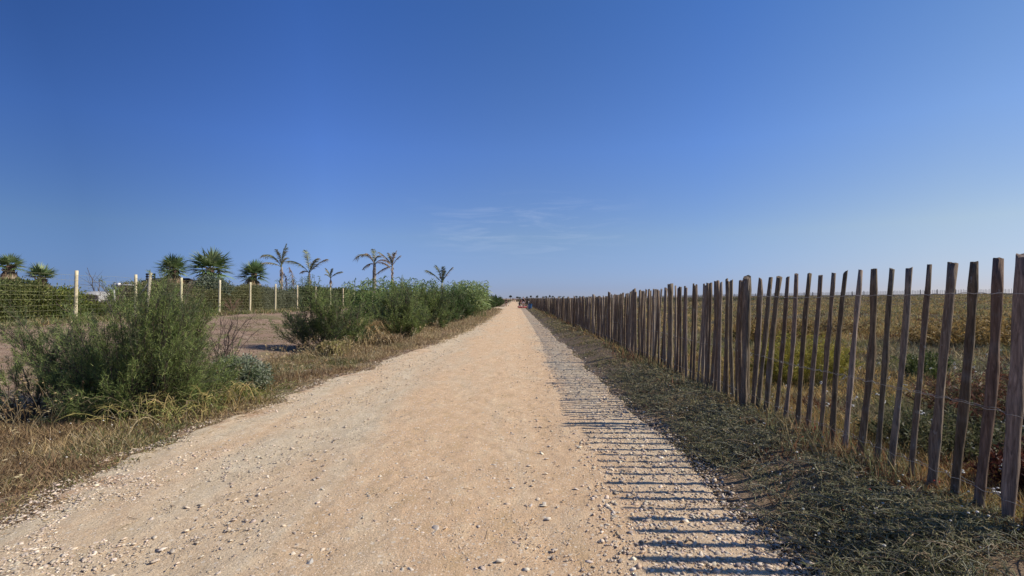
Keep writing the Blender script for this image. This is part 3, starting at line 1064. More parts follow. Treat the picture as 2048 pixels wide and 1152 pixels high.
# ------------------------------------------------------------------ wire fence on the left
WX = -15.0
wf = empty('wire_fence', (WX, 17, .6), 'wire mesh fence on cream round wooden posts behind the bare plot at left', 'fence')
wo = np.array([WX, 17, .6])
offs = [884, 763, 670, 594, 532, 481, 437, 400, 370]
pz = [15000 / o_ for o_ in offs]
pz = [11.1, 14.0] + pz + [43.5 + 2.95 * i for i in range(6)]
for i, p in enumerate(pz):
    g = Geo()
    b = float(gh(WX, p))
    zt = 1.4 + .955 - .003 * (p - 17)
    m = 9
    t = np.linspace(0, 1, m)
    lx = random.gauss(0, .03)
    pts = np.stack([WX + lx * t + .008 * np.sin(t * 5), p + .02 * t, b - .1 + (zt - b + .1) * t], -1)
    tubes(g, pts[None], np.array([[.054] * m]) * np.linspace(1.06, .94, m) * (1 + .03 * rng.normal(size=m)), 12, tuple(palette([(.60, .51, .33)], 1, .05)[0]), cap=True, ref=np.broadcast_to(np.array([1.0, 0, 0]), (1, m, 3)))
    g.build('post', M_CREAM, wf, smooth=False, origin=wo)
g = Geo()
wy = np.arange(pz[0], pz[-1], .5)
for h in (.08, .26, .42, .58, .76, .92, 1.02, 1.22, 1.42, 1.60):
    zz = gh(WX, wy) * .0 + .60 + h + .012 * np.sin(wy * 1.7 + h * 9) + .015 * (vnoise(wy, wy * 0 + h * 7, .8, 3) - .5)
    tubes(g, np.stack([np.full_like(wy, WX + .066), wy, zz], -1)[None], .0024, 4, (.34, .33, .18))
g.build('horizontal_wires', M_WIRE, wf, origin=wo)
g = Geo()
vy = np.arange(pz[0], 32, .15)
n = len(vy)
tubes(g, np.stack([np.stack([np.full(n, WX + .068), vy, np.full(n, .64)], -1), np.stack([np.full(n, WX + .068), vy + .01, np.full(n, 2.2)], -1)], 1), .0014, 3, (.34, .33, .18))
g.build('vertical_wires', M_WIRE, wf, origin=wo)

# ------------------------------------------------------------------ feathery shrubs beside the path
GREENF = [(.18, .235, .065), (.23, .285, .085), (.13, .175, .055), (.29, .32, .11)]
DARKF = [(.095, .13, .05), (.125, .155, .065), (.07, .10, .04), (.16, .15, .085)]
def feathery(x0, y0, rad, h, label, n_st=70, n_tw=9, n_nd=60, nd_len=.045, nd_w=.004, lean=(0, 0), lo=.12, cols=GREENF, cols2=DARKF, name='feathery_shrub', group='feathery green shrubs beside the path', bark=(.075, .055, .042), dead=.12, stem_r=.011):
    z0 = float(gh(x0, y0))
    root = empty(name, (x0, y0, z0), label, 'shrub', group)
    A = np.stack([rng.normal(size=n_st) * .10 * rad[0], rng.normal(size=n_st) * .10 * rad[1], np.zeros(n_st) - .03], -1)
    a = rng.random(n_st) * 6.283
    el = np.arcsin(lo + (1 - lo) * rng.random(n_st) ** .8)
    rr = .60 + .45 * rng.random(n_st)
    plume = .62 + .50 * vnoise(a * 2.2 + x0 * 7, el * 3 + y0, 1.0, 9)
    T = np.stack([np.cos(a) * np.cos(el) * rad[0] * rr + lean[0] * np.sin(el) + 0.0, np.sin(a) * np.cos(el) * rad[1] * rr + lean[1] * np.sin(el), np.abs(np.sin(el)) ** .75 * h * (.80 + .25 * rng.random(n_st)) * plume / .95], -1)
    Bc = A * .5 + T * .5
    Bc[:, :2] = A[:, :2] * .45 + T[:, :2] * .55
    Bc[:, 2] = T[:, 2] * (.30 + .12 * rng.random(n_st))
    Bc[:, :2] += T[:, :2] * .15
    m = 8
    P = bez(A, Bc, T, m)
    P[:, 1:-1] += rng.normal(size=(n_st, m - 2, 3)) * .02 * h
    gs = Geo()
    tubes(gs, P, np.linspace(stem_r, stem_r * .25, m)[None] * (.6 + .6 * rng.random((n_st, 1))), 5, palette([bark, tuple(np.array(bark) * 1.7)], n_st, .15))
    gl = Geo()
    # twigs
    tt = .30 + .68 * rng.random((n_st, n_tw)) ** .8
    fi = tt * (m - 1)
    i0 = np.minimum(fi.astype(int), m - 2)
    f = (fi - i0)[..., None]
    idx = np.arange(n_st)[:, None]
    Q = (P[idx, i0] * (1 - f) + P[idx, i0 + 1] * f).reshape(-1, 3)
    Td = unit(P[idx, i0 + 1] - P[idx, i0]).reshape(-1, 3)
    n = len(Q)
    outd = unit(Q * np.array([1, 1, .6]) + 1e-6)
    D = unit(Td * 1.1 + rng.normal(size=(n, 3)) * .42 + outd * .15 + np.array([0, 0, .55]))
    Lt = h * (.12 + .17 * rng.random(n))
    E = Q + D * Lt[:, None]
    TP = bez(Q, (Q + E) / 2 + np.array([0, 0, -.02]) * h, E, 4)
    tubes(gs, TP, np.linspace(stem_r * .28, stem_r * .12, 4)[None] * np.ones((n, 1)), 3, palette([tuple(np.array(bark) * 1.4)], n, .2))
    live = rng.random(n) > dead
    # clump hue differs from plume to plume
    hue = np.repeat(rng.random(n_st), n_tw) * .6 + .4 * rng.random(n)
    hi = np.nonzero(live)[0]
    rep = np.repeat(hi, n_nd)
    N = len(rep)
    s = rng.random(N) ** .8
    C = TP[rep, 0] * ((1 - s) ** 2)[:, None] + 2 * TP[rep, 1] * (s * (1 - s))[:, None] * 1.0 + TP[rep, 3] * (s ** 2)[:, None] if False else Q[rep] + (E[rep] - Q[rep]) * s[:, None]
    spread = .030 * h
    C = C + rng.normal(size=(N, 3)) * spread * (1.15 - s)[:, None]
    Dn = unit(D[rep] * 1.0 + rng.normal(size=(N, 3)) * .55)
    pc = np.where((hue[rep] > .42)[:, None], palette(cols, N, .14), palette(cols2, N, .14))
    blades(gl, C, Dn, nd_len * (.6 + .8 * rng.random(N)), nd_w, pc, .05)
    gs.build('branches', M_TWIG, root)
    gl.build('foliage', M_LEAF, root)
    return root

feathery(-4.45, 5.95, (.92, .85), 1.58, 'big dense feathery green shrub nearest the camera, left of the path', 84, 14, 74, .05, .0045, (.10, .2), .03)
feathery(-5.15, 6.55, (1.35, .7), 1.32, 'looser feathery shrub leaning out to the left edge of the view', 46, 12, 60, .05, .005, (-1.0, .1), .0, stem_r=.014, cols=[(.22, .27, .085), (.27, .32, .11), (.17, .21, .07)], dead=.2)
feathery(-5.45, 5.75, (.95, .6), .80, 'low sparse feathery sprig close to the left edge in front of the leaning shrub', 28, 9, 50, .045, .0045, (-.2, 0), .1, cols=[(.21, .26, .085), (.26, .30, .10)], dead=.25)
feathery(-5.0, 13.4, (1.45, .9), 1.72, 'feathery shrub with dark bare stems, first of the row beyond the bare plot', 85, 9, 46, .07, .009, (.0, 0), .12)
feathery(-3.75, 16.8, (.95, 1.0), 1.80, 'dark feathery shrub with grey twigs at its foot, second of the row', 90, 9, 44, .08, .011, (0, 0), .10, dead=.2)
feathery(-4.6, 19.5, (1.2, 1.2), 1.85, 'bright green feathery shrub, third of the row', 80, 9, 40, .09, .013, (0, 0), .10)
feathery(-3.95, 22.8, (1.15, 1.3), 1.9, 'wide feathery shrub in the middle of the row left of the path', 80, 9, 40, .10, .015, (0, 0), .10)
feathery(-3.95, 26.5, (1.2, 1.4), 1.95, 'dull green feathery shrub two places before the pale giant reeds', 75, 8, 38, .11, .017, (0, 0), .10, cols=[(.10, .15, .045), (.13, .18, .06)])
feathery(-3.75, 30.5, (1.1, 1.6), 2.0, 'feathery shrub directly in front of the pale giant reeds', 75, 8, 36, .12, .019, (0, 0), .10, cols=[(.075, .12, .035), (.09, .14, .04)])
for (x_, y_, h_, lab) in ((-4.2, 41, 2.1, 'dark green shrub just past the pale giant reeds'), (-3.6, 48, 2.1, 'dark shrub two places past the pale giant reeds'),
                          (-3.5, 56, 1.9, 'dark shrub three places past the pale giant reeds'), (-3.9, 65, 1.9, 'dark shrub beside the spot where the path widens'),
                          (-3.6, 84, 1.8, 'distant low shrub behind the walker at the left of the path'), (-3.3, 97, 1.8, 'farthest low shrub left of the path, small and dark')):
    feathery(x_, y_, (1.5, 3.2), h_, lab, 60, 7, 26, .20, .035, (0, 0), .1, cols=[(.06, .10, .028), (.075, .12, .03)], stem_r=.02)

# leafless twiggy bush
def bare_bush(x0, y0, h, rad, label, n_st=26, name='bare_bush', cat='shrub', r0=.008, col=(.085, .06, .05)):
    z0 = float(gh(x0, y0))
    root = empty(name, (x0, y0, z0), label, cat)
    g = Geo()
    A = rng.normal(size=(n_st, 3)) * np.array([.05, .05, 0])
    a = rng.random(n_st) * 6.283
    T = np.stack([np.cos(a) * rad * (.3 + .7 * rng.random(n_st)), np.sin(a) * rad * (.3 + .7 * rng.random(n_st)), h * (.5 + .5 * rng.random(n_st))], -1)
    P = bez(A, A * .4 + T * np.array([.35, .35, .6]), T, 8)
    P[:, 1:] += rng.normal(size=(n_st, 7, 3)) * .012 * h
    tubes(g, P, np.linspace(r0, r0 * .35, 8)[None] * np.ones((n_st, 1)), 5, palette([col], n_st, .2))
    for rep in range(7):
        k = rng.integers(2, 7, n_st)
        Q = P[np.arange(n_st), k]
        E = Q + unit(P[:, -1] - P[:, 0] + rng.normal(size=(n_st, 3)) * .8 * h) * (h * (.12 + .2 * rng.random(n_st)))[:, None]
        E[:, 2] = np.maximum(E[:, 2], .05)
        TP = bez(Q, (Q + E) / 2 + rng.normal(size=(n_st, 3)) * .02 * h, E, 5)
        tubes(g, TP, np.linspace(r0 * .4, r0 * .15, 5)[None] * np.ones((n_st, 1)), 3, palette([col], n_st, .2))
    g.build('branches', M_TWIG, root)
    return root
bare_bush(-5.25, 9.0, 1.25, .65, 'leafless dark twiggy bush behind the grey-leaved round shrub', 22)

def leafy(g, cen, rad, n_cl, n_lf, ll, lw, cols, clr=.35, top=1.0, zmin=0.02):
    """leaf clumps spread through an ellipsoid's outer volume"""
    d = rdir(n_cl)
    d[:, 2] = np.abs(d[:, 2]) * 1.0 - .15
    cc = np.asarray(cen) + d * np.asarray(rad) * (.55 + .4 * rng.random((n_cl, 1)))
    hue = rng.random(n_cl)
    idx = np.repeat(np.arange(n_cl), n_lf)
    N = len(idx)
    o = rdir(N) * (rng.random((N, 1)) ** .4) * (np.asarray(rad).min() * clr)
    P = cc[idx] + o
    P[:, 2] = np.maximum(P[:, 2], zmin)
    D = unit(o + rng.normal(size=(N, 3)) * .25 * np.asarray(rad).min() * clr + np.array([0, 0, .1]) * np.asarray(rad).min() * clr)
    ci = np.clip((hue[idx] * len(cols)).astype(int) + (rng.random(N) < .25), 0, len(cols) - 1)
    leaves(g, P, D, ll * (.7 + .6 * rng.random(N)), lw, palette(cols, N, .15, ci))

# grey-leaved round shrub
x_, y_ = -4.2, 7.6
z_ = float(gh(x_, y_))
root = empty('grey_shrub', (x_, y_, z_), 'low round shrub with small grey-green leaves beside the nearest feathery shrub', 'shrub')
g = Geo()
leafy(g, (0, 0, .16), (.46, .45, .42), 190, 75, .042, .020, [(.17, .20, .11), (.24, .27, .17), (.32, .34, .24), (.12, .15, .07)], .22)
g.build('foliage', M_LEAF, root)
g = Geo()
n = 40
A = rng.normal(size=(n, 3)) * .05 * np.array([1, 1, 0])
E = rdir(n) * np.array([.42, .42, .4]); E[:, 2] = np.abs(E[:, 2]) + .08
tubes(g, bez(A, A * .5 + E * np.array([.5, .5, .3]), E, 5), np.linspace(.006, .002, 5)[None] * np.ones((n, 1)), 4, (.12, .09, .07))
g.build('branches', M_TWIG, root)
clump('weed_tuft', -3.95, 6.75, .45, .3, .28, 130, [(.19, .21, .05), (.26, .25, .07), (.13, .16, .04)], 'yellow-green weeds at the foot of the grey-leaved round shrub', 'plant', .006, .5)
# dry arching grass clump between the first two shrubs of the row
def arch_grass(x0, y0, h, n, label, cols, name='dry_tussock'):
    z0 = float(gh(x0, y0))
    g = Geo()
    a = rng.random(n) * 6.283
    A = rng.normal(size=(n, 3)) * np.array([.14, .14, 0])
    sp = h * (.35 + .6 * rng.random(n))
    C = A + np.stack([np.cos(a) * sp, np.sin(a) * sp, h * (.05 + .6 * rng.random(n))], -1)
    B = (A + C) / 2 + np.stack([0 * a, 0 * a, h * (.5 + .4 * rng.random(n))], -1)
    P = bez(A, B, C, 6)
    for s in range(5):
        Dv = P[:, s + 1] - P[:, s]
        L = np.linalg.norm(Dv, axis=1)
        blades(g, P[:, s], Dv, L * 1.9, .017, palette(cols, n, .14) if s == 0 else lastc, 0, side=np.broadcast_to([0.3, .2, 1.0], (n, 3)))
        if s == 0:
            lastc = g.c[-1][::5]
    o = g.build(name, M_GRASS, None, origin=(x0, y0, z0), local=True)
    tag(o, label, 'grass clump')
    return o
arch_grass(-4.55, 15.0, .95, 420, 'pale straw arching grass clump between the first two shrubs of the row', [(.50, .38, .20), (.42, .30, .16), (.36, .28, .12)])
arch_grass(-4.5, 12.5, .5, 260, 'olive-yellow grass tussock at the foot of the first shrub of the row', [(.36, .30, .12), (.28, .25, .10)])
arch_grass(-3.75, 14.8, .45, 200, 'short straw tussock in front of the dark second shrub of the row', [(.44, .34, .20), (.33, .24, .14)])

# reeds
REEDC = [(.17, .24, .075), (.22, .29, .10), (.12, .18, .06)]
def reeds(x0, y0, rad, h, n, label, cols=REEDC, leafn=11, ll=.42, lw=.035, plume=False, group='giant reed clumps'):
    z0 = float(gh(x0, y0))
    root = empty('reed_clump', (x0, y0, z0), label, 'reeds', group)
    r = np.sqrt(rng.random(n)); a = rng.random(n) * 6.283
    A = np.stack([r * np.cos(a) * rad[0], r * np.sin(a) * rad[1], np.zeros(n) - .05], -1)
    H = h * (.68 + .34 * rng.random(n))
    C = A + np.stack([rng.normal(size=n) * .10 * h + A[:, 0] * .12, rng.normal(size=n) * .08 * h, H], -1)
    P = bez(A, (A + C) / 2 + np.stack([0 * a, 0 * a, .08 * H], -1), C, 8)
    g = Geo()
    tubes(g, P, np.linspace(.012, .005, 8)[None] * np.ones((n, 1)), 4, palette([(.30, .30, .13), (.20, .24, .09)], n, .12))
    g.build('stalks', M_LEAF, root)
    g = Geo()
    for k in range(leafn):
        f = 2 + (k / (leafn - 1)) * 4.9
        i0 = int(f); w_ = f - i0
        Q = P[:, i0] * (1 - w_) + P[:, i0 + 1] * w_
        sidev = np.where(rng.random(n) < .5, 1, -1)
        az = rng.random(n) * 6.283
        D = np.stack([np.cos(az), np.sin(az), .75 + .9 * rng.random(n)], -1)
        L = ll * (.7 + .6 * rng.random(n)) * (1.1 - .4 * k / leafn)
        D = unit(D)
        c = palette(cols, n, .14)
        m1 = Q + D * (L * .5)[:, None]
        leaves(g, Q, D, L * .62, lw, c)
        D2 = unit(D * np.array([1, 1, .25]) + np.array([0, 0, -.25]))
        blades(g, m1, D2, L * .6, lw * .8, c, .35)
    g.build('foliage', M_LEAF, root)
    return root
reeds(-3.05, 35.5, (1.0, 1.3), 2.55, 95, 'pale green giant reeds arching out of the shrub row beside the path', [(.30, .37, .15), (.38, .44, .22), (.21, .29, .10)], 13, .55, .065)
reeds(-3.75, 38.5, (1.0, 1.3), 2.75, 60, 'darker slender giant reeds rising behind the pale reeds', REEDC, 11, .5, .05)
reeds(-6.0, 20.8, (1.0, 1.0), 2.15, 90, 'bright green reed clump behind the first shrub of the row', [(.20, .27, .08), (.25, .31, .11), (.13, .19, .06)], 11, .45, .04)
reeds(-5.6, 24.0, (1.0, 1.2), 2.35, 60, 'reed clump behind the second shrub of the row below the tall brown palm', REEDC, 11, .45, .045)
reeds(-5.6, 28, (1.0, 1.4), 2.4, 50, 'reed clump behind the third shrub of the row', REEDC, 11, .5, .05)
reeds(-5.0, 33.5, (1.2, 1.6), 2.65, 60, 'reed clump showing dark tips left of the thin farthest palm', REEDC, 11, .5, .05)
reeds(-17.6, 38.5, (.5, .5), 2.55, 18, 'small grey-green cane clump right of the round dark fan palm', [(.13, .19, .08), (.17, .22, .12)], 10, .4, .05)
reeds(-18.6, 45, (.8, .6), 2.9, 26, 'cane clump at the foot of the second feather palm', [(.13, .19, .08), (.17, .22, .12)], 10, .5, .06)

# ------------------------------------------------------------------ hedge behind the wire fence, section by section
def hedge(y0, y1, label, h, cols, x0=-17.2, n=70, lf=260, ll=.085, lw=.045, depth=1.5, notch=None):
    yc = (y0 + y1) / 2
    z0 = float(gh(x0, yc))
    root = empty('hedge', (x0, yc, z0), label, 'hedge', 'hedge sections behind the wire fence')
    g = Geo()
    for i in range(n):
        yy = random.uniform(y0, y1) - yc
        hh = h * (.74 + .50 * float(vnoise(np.array([yy + yc]), np.array([x0]), .55, 5)[0]))
        xx = random.uniform(-depth * .5, depth * .5)
        if notch and notch[0] < yy + yc < notch[1]:
            hh = notch[2]
        for zl in (.22, .5, .78, .95):
            leafy(g, (xx, yy, hh * zl - .20), (.45, .45, .34), 7, lf // 9, ll, lw, cols, .7)
    g.build('foliage', M_LEAF, root)
    g = Geo()
    m = int((y1 - y0) * 3)
    A = np.stack([rng.uniform(-.5, .5, m), rng.uniform(y0 - yc, y1 - yc, m), np.zeros(m)], -1)
    E = A + np.stack([rng.normal(size=m) * .3, rng.normal(size=m) * .3, h * (.6 + .45 * rng.random(m))], -1)
    tubes(g, bez(A, (A + E) / 2 + rng.normal(size=(m, 3)) * .1, E, 5), np.linspace(.022, .006, 5)[None] * np.ones((m, 1)), 4, palette([(.12, .09, .07)], m, .2))
    g.build('branches', M_TWIG, root)
hedge(9.8, 17.8, 'dense olive-green hedge at the left edge behind the wire mesh', 1.42, [(.12, .14, .04), (.16, .18, .05), (.21, .21, .075), (.09, .11, .035)], n=125)
hedge(17.8, 22.4, 'low yellow-green hedge in front of the grey tank and white pipe', 1.2, [(.10, .13, .03), (.16, .19, .04), (.24, .25, .05), (.09, .11, .03)], n=75, notch=(19.0, 22.4, .50))
hedge(22.4, 27.0, 'mixed dark hedge below the pair of big fan palms', 1.5, [(.13, .15, .05), (.18, .19, .07), (.22, .19, .10)], n=75, x0=-17.4)
hedge(27.0, 32.5, 'brownish olive hedge running under the round dark fan palm', 1.45, [(.16, .155, .065), (.20, .185, .08), (.12, .13, .05)], n=80)
hedge(32.5, 37.5, 'grey-green small-leaved hedge right of the round dark fan palm', 1.42, [(.18, .19, .11), (.23, .235, .15), (.13, .14, .08)], n=75)
hedge(37.5, 62, 'far end of the hedge half hidden behind the feathery shrubs', 1.5, [(.10, .125, .045), (.13, .15, .06), (.08, .10, .035)], n=170, lf=150, ll=.14, lw=.08)
bare_bush(-15.7, 19.5, 1.5, .8, 'dead grey brushwood tangled in the wire fence left of the leaning stake', 22, 'dead_brush', 'shrub', .012, (.16, .13, .11))
bare_bush(-16.2, 24.0, 1.9, .9, 'dry brown brushwood in front of the fan palms behind the wire fence', 26, 'dead_brush', 'shrub', .012, (.15, .11, .08))
g0 = bare_bush(-20.5, 24.5, 2.55, .55, 'small bare dead tree with a forked top against the sky at left', 4, 'bare_tree', 'tree', .026, (.11, .09, .08))
bare_bush(-15.6, 27.5, .9, .7, 'low rusty dry bush at the foot of the cream fence posts', 26, 'dead_brush', 'shrub', .010, (.22, .13, .09))

# silvery bush under the tallest fan palm
root = empty('silver_bush', (-17.3, 28.3, .7), 'silvery grey-green bush under the tallest fan palm', 'shrub')
g = Geo()
leafy(g, (0, 0, 1.2), (1.15, .9, .75), 120, 60, .12, .05, [(.16, .19, .13), (.22, .25, .18), (.12, .15, .08)], .4)
g.build('foliage', M_LEAF, root)
bare = Geo()
m = 24
A = rng.normal(size=(m, 3)) * np.array([.15, .15, 0])
E = rdir(m) * np.array([.9, .8, .5]); E[:, 2] = np.abs(E[:, 2]) + .8
tubes(bare, bez(A, A * .5 + E * np.array([.5, .5, .4]), E, 5), np.linspace(.02, .006, 5)[None] * np.ones((m, 1)), 4, (.13, .10, .08))
bare.build('branches', M_TWIG, root)

# ------------------------------------------------------------------ palms
def fan_palm(u, vtop, dist, crown_r, label, nl=34, h_add=0.0, trunk_r=.2, cols=((.12, .18, .07), (.17, .23, .09), (.24, .29, .13)), lo=-.5, dead=8, lw=.045):
    x0 = (u - 1030) / F * dist
    z0 = float(gh(x0, dist))
    top = CAMZ + (597 - vtop) / F * dist
    hc = top - z0 - crown_r * 1.0
    root = empty('fan_palm', (x0, dist, z0), label, 'palm tree', 'fan palms behind the hedge')
    g = Geo()
    m = 14
    t = np.linspace(0, 1, m)
    rr = trunk_r * (1.15 - .3 * t) * (1 + .12 * np.sin(np.arange(m) * 2.6))
    tubes(g, np.stack([.03 * np.sin(t * 3), .02 * t, -.1 + (hc + .1) * t], -1)[None], rr[None], 12, (.16, .10, .07), cap=True)
    # leaf-base stubs
    n = 90
    a = rng.random(n) * 6.283
    zz = hc * (.35 + .65 * rng.random(n))
    Pp = np.stack([np.cos(a) * trunk_r * .85, np.sin(a) * trunk_r * .85, zz], -1)
    leaves(g, Pp, np.stack([np.cos(a) * .6, np.sin(a) * .6, np.ones(n) * .9], -1), .22, .06, palette([(.20, .12, .075), (.13, .08, .06)], n, .15))
    g.build('trunk', M_TRUNK, root)
    g = Geo()
    gd = Geo()
    c0 = np.array([0, 0, hc])
    for i in range(nl + dead):
        isdead = i >= nl
        az = i * 2.399 + random.uniform(-.2, .2)
        if isdead:
            el = random.uniform(-1.25, -.75)
        else:
            el = math.asin(lo + (1 - lo) * ((i + .5) / nl) ** .8) * .98
        d = np.array([math.cos(az) * math.cos(el), math.sin(az) * math.cos(el), math.sin(el)])
        pl = crown_r * random.uniform(.24, .42)
        hub = c0 + d * pl + np.array([0, 0, -.05 * pl])
        gg = gd if isdead else g
        pc = palette([(.16, .15, .06)] if not isdead else [(.22, .15, .08)], 1, .1)[0]
        tubes(gg, bez(c0[None], (c0 + d * pl * .5 + np.array([0, 0, .04]))[None], hub[None], 4), np.array([[.016, .013, .011, .009]]) * (crown_r / 1.2), 4, tuple(pc))
        # fan: segments spread about the petiole direction in a plane
        up = unit(np.cross(d, unit(np.cross(np.array([0, 0, 1.0]) + .01, d))))
        sidev = unit(np.cross(d, up))
        ns = 15
        th = np.linspace(-1.2, 1.2, ns) + rng.normal(size=ns) * .03
        rl = crown_r * .74 * (1 - .30 * (th / 1.2) ** 2) * random.uniform(.9, 1.1)
        Dn = np.cos(th)[:, None] * d + np.sin(th)[:, None] * sidev + up * (.18 * np.cos(th * 2)[:, None])
        cl = palette(cols, 1, .12)[0] if not isdead else palette([(.34, .25, .14), (.26, .18, .10)], 1, .12)[0]
        cc = np.clip(cl * (1 + .12 * rng.normal(size=(ns, 1))), .01, .9)
        blades(gg, np.repeat(hub[None], ns, 0), Dn, rl, lw * crown_r / 1.1 * 1.7, cc, .05 + .20 * rng.random(ns) + (.5 if isdead else 0), side=np.broadcast_to(up, (ns, 3)) + rng.normal(size=(ns, 3)) * .25)
    g.build('crown', M_PALM, root)
    if dead:
        gd.build('dead_fronds', M_PALM, root)
    return root
fan_palm(12, 500, 23, .72, 'fan palm cut off by the left edge of the view', 20, lo=-.4)
fan_palm(76, 522, 26, .85, 'low spreading fan palm rising from the hedge, second from the left edge', 18, lo=.0, dead=10)
fan_palm(343, 503, 27, .95, 'compact fan palm with a brown skirt, left of the tallest one', 24, lo=-.55, dead=18)
fan_palm(418, 486, 31, 1.6, 'tallest fan palm with long spiky fans, in the middle of the group', 22, lo=-.5, dead=8)
fan_palm(506, 515, 36, 1.18, 'round dark fan palm standing alone between the big pair and the feather palms', 28, lo=-.6, dead=4)

def feather_palm(u, vtop, dist, vbase_crown, fronds, label, trunk_r=.10, cols=((.20, .22, .10), (.25, .26, .13)), dead_cols=((.38, .27, .17), (.30, .22, .13))):
    """fronds: (azimuth on screen plane deg, start elevation, length, droop, deadness, depth)"""
    x0 = (u - 1030) / F * dist
    z0 = float(gh(x0, dist))
    ct = CAMZ + (597 - vbase_crown) / F * dist - z0
    root = empty('feather_palm', (x0, dist, z0), label, 'palm tree', 'feather palms behind the hedge')
    g = Geo()
    m = 16
    t = np.linspace(0, 1, m)
    trunk_r = trunk_r * dist / 38
    rr = trunk_r * (1.25 - .6 * t) * (1 + .05 * (np.arange(m) % 2))
    bend = random.uniform(-.15, .15)
    tubes(g, np.stack([bend * (t ** 2 - t), .05 * t, -.1 + (ct + .1) * t], -1)[None], rr[None], 10, palette([(.30, .26, .21)], 1, .05), cap=True)
    n = 22
    a = rng.random(n) * 6.283
    zz = ct * (.5 + .48 * rng.random(n))
    leaves(g, np.stack([np.cos(a) * trunk_r * .6, np.sin(a) * trunk_r * .6, zz], -1), np.stack([np.cos(a) * .3, np.sin(a) * .3, -np.ones(n)], -1), .45, .09, palette([(.30, .21, .15), (.38, .30, .22)], n, .12))
    g.build('trunk', M_TRUNK, root)
    for (sx_, el, L, dr, dd, dy) in fronds:
        L *= 1.02 * dist / 38
        g = Geo()
        d = unit(np.array([sx_ * math.cos(R(el)), dy * math.cos(R(el)), math.sin(R(el))]))
        A = np.array([0, 0, ct])
        B = A + d * L * .55
        h_ = unit(np.array([d[0], d[1], 0.0001]))
        C = A + d * L * .9 + h_ * L * .15 + np.array([0, 0, -dr * L])
        m = 13
        P = bez(A[None], B[None], C[None], m)
        c = palette(dead_cols if dd > .5 else cols, 1, .1)
        tubes(g, P, np.linspace(.028, .007, m)[None] * dist / 38, 4, c * .9)
        P = P[0]
        nl = 46
        f = np.linspace(.16, .995, nl) * (m - 1)
        i0 = np.minimum(f.astype(int), m - 2)
        Q = P[i0] * (1 - (f - i0))[:, None] + P[i0 + 1] * (f - i0)[:, None]
        T = unit(P[i0 + 1] - P[i0])
        S = unit(np.cross(T, np.array([0, 0, 1.0])))
        for sg in (-1, 1):
            ln = L * .27 * np.sin(np.linspace(.35, 2.75, nl)) ** .6 * (.8 + .4 * rng.random(nl))
            D = T * .75 + S * sg * .75 + np.array([0, 0, -.12]) + rng.normal(size=(nl, 3)) * .12
            keep = rng.random(nl) > (.25 if dd > .5 else .08)
            mixd = (rng.random(nl) < dd)[:, None]
            cc = np.where(mixd, palette(dead_cols, nl, .12), palette(cols, nl, .12))
            blades(g, Q[keep], D[keep], ln[keep], .036 * dist / 38, cc[keep], .45)
        g.build('frond', M_PALM, root)
    return root
feather_palm(561, 487, 42, 534, [(-1, 62, 2.4, .42, .2, .1), (-1, 38, 1.5, .35, .5, -.5), (.15, 86, 1.95, .02, .1, .1), (.25, 80, 1.7, .04, .3, .5), (-.3, 80, 1.6, .1, .2, -.6), (.3, 70, 1.3, .3, .4, .6)], 'thin feather palm with one frond arching left, first right of the round dark fan palm')
feather_palm(617, 497, 46, 546, [(-1, 50, 2.3, .28, .2, .15), (-.35, 80, 2.0, .05, .1, .2), (1, 55, 1.9, .18, .55, .1), (.9, 62, 1.6, .12, .3, -.5), (-.8, 35, 1.0, .5, .9, .4), (.5, 75, 1.5, .15, .3, .8)], 'feather palm with fronds spread wide both ways, second of its kind from the left')
feather_palm(660, 535, 50, 556, [(-.9, 72, .95, .1, .3, .1), (1, 50, 1.1, .25, .4, .1), (.2, 85, .85, .05, .2, .4), (-.6, 50, .6, .3, .5, -.5)], 'smallest feather palm, between the spread one and the tall brown one', .05)
feather_palm(748, 491, 56, 528, [(-1, 62, 2.5, .60, .6, .15), (-.8, 70, 1.9, .5, .8, -.4), (-.15, 84, 1.4, .10, .2, .2), (.5, 76, 1.3, .40, .3, .5), (1, 45, 1.5, .55, .95, -.2), (.9, 30, 1.2, .6, .9, .3), (-.9, 20, 1.1, .6, .9, .5)], 'tall brown and ragged feather palm with hanging dry fronds', .15)
feather_palm(784, 506, 60, 532, [(-1, 58, 1.6, .12, .5, .1), (-.7, 75, 1.2, .05, .4, .4), (.5, 80, 1.3, .02, .95, .1), (.35, 82, 1.2, .08, .7, -.4), (1, 66, 1.1, .1, .8, .3), (-1, -5, 1.2, .35, .95, .3)], 'feather palm with a yellowed upright crown just right of the tall brown one', .09)
feather_palm(884, 529, 56, 566, [(-1, 52, 1.7, .14, .1, .1), (-.6, 72, 1.6, .05, .1, .3), (.05, 88, 1.4, .02, .1, .2), (.8, 62, 1.5, .05, .3, .1), (.5, 75, 1.0, .0, .2, -.5)], 'small dark feather palm farthest right, above the feathery shrubs', .07, ((.09, .11, .05), (.12, .14, .06)))
# broken dry fronds standing between the feather palms
def dry_frond(u, v0, v1, dist, lean, label):
    x0 = (u - 1030) / F * dist
    z0 = float(gh(x0, dist))
    top = CAMZ + (597 - v0) / F * dist - z0
    g = Geo()
    A = np.array([[0, 0, 0.]]); C = np.array([[lean, 0, top]]); B = np.array([[.05, 0, top * .75]])
    P = bez(A, B, C, 10)
    tubes(g, P, np.linspace(.02, .006, 10)[None], 4, (.20, .14, .09))
    for s in range(5, 10):
        n = 14
        Q = P[0, s - 1] + (P[0, s] - P[0, s - 1]) * rng.random((n, 1))
        blades(g, Q, np.stack([rng.normal(size=n) * .6, rng.normal(size=n) * .6, -.6 + 0 * rng.random(n)], -1), .3, .028, palette([(.30, .20, .13), (.24, .16, .10)], n, .12), .3)
    tag(g.build('dead_frond', M_PALM, None, origin=(x0, dist, z0), local=True), label, 'palm frond')
dry_frond(573, 545, 570, 37, -.25, 'dark dead palm frond stuck upright right of the first feather palm')
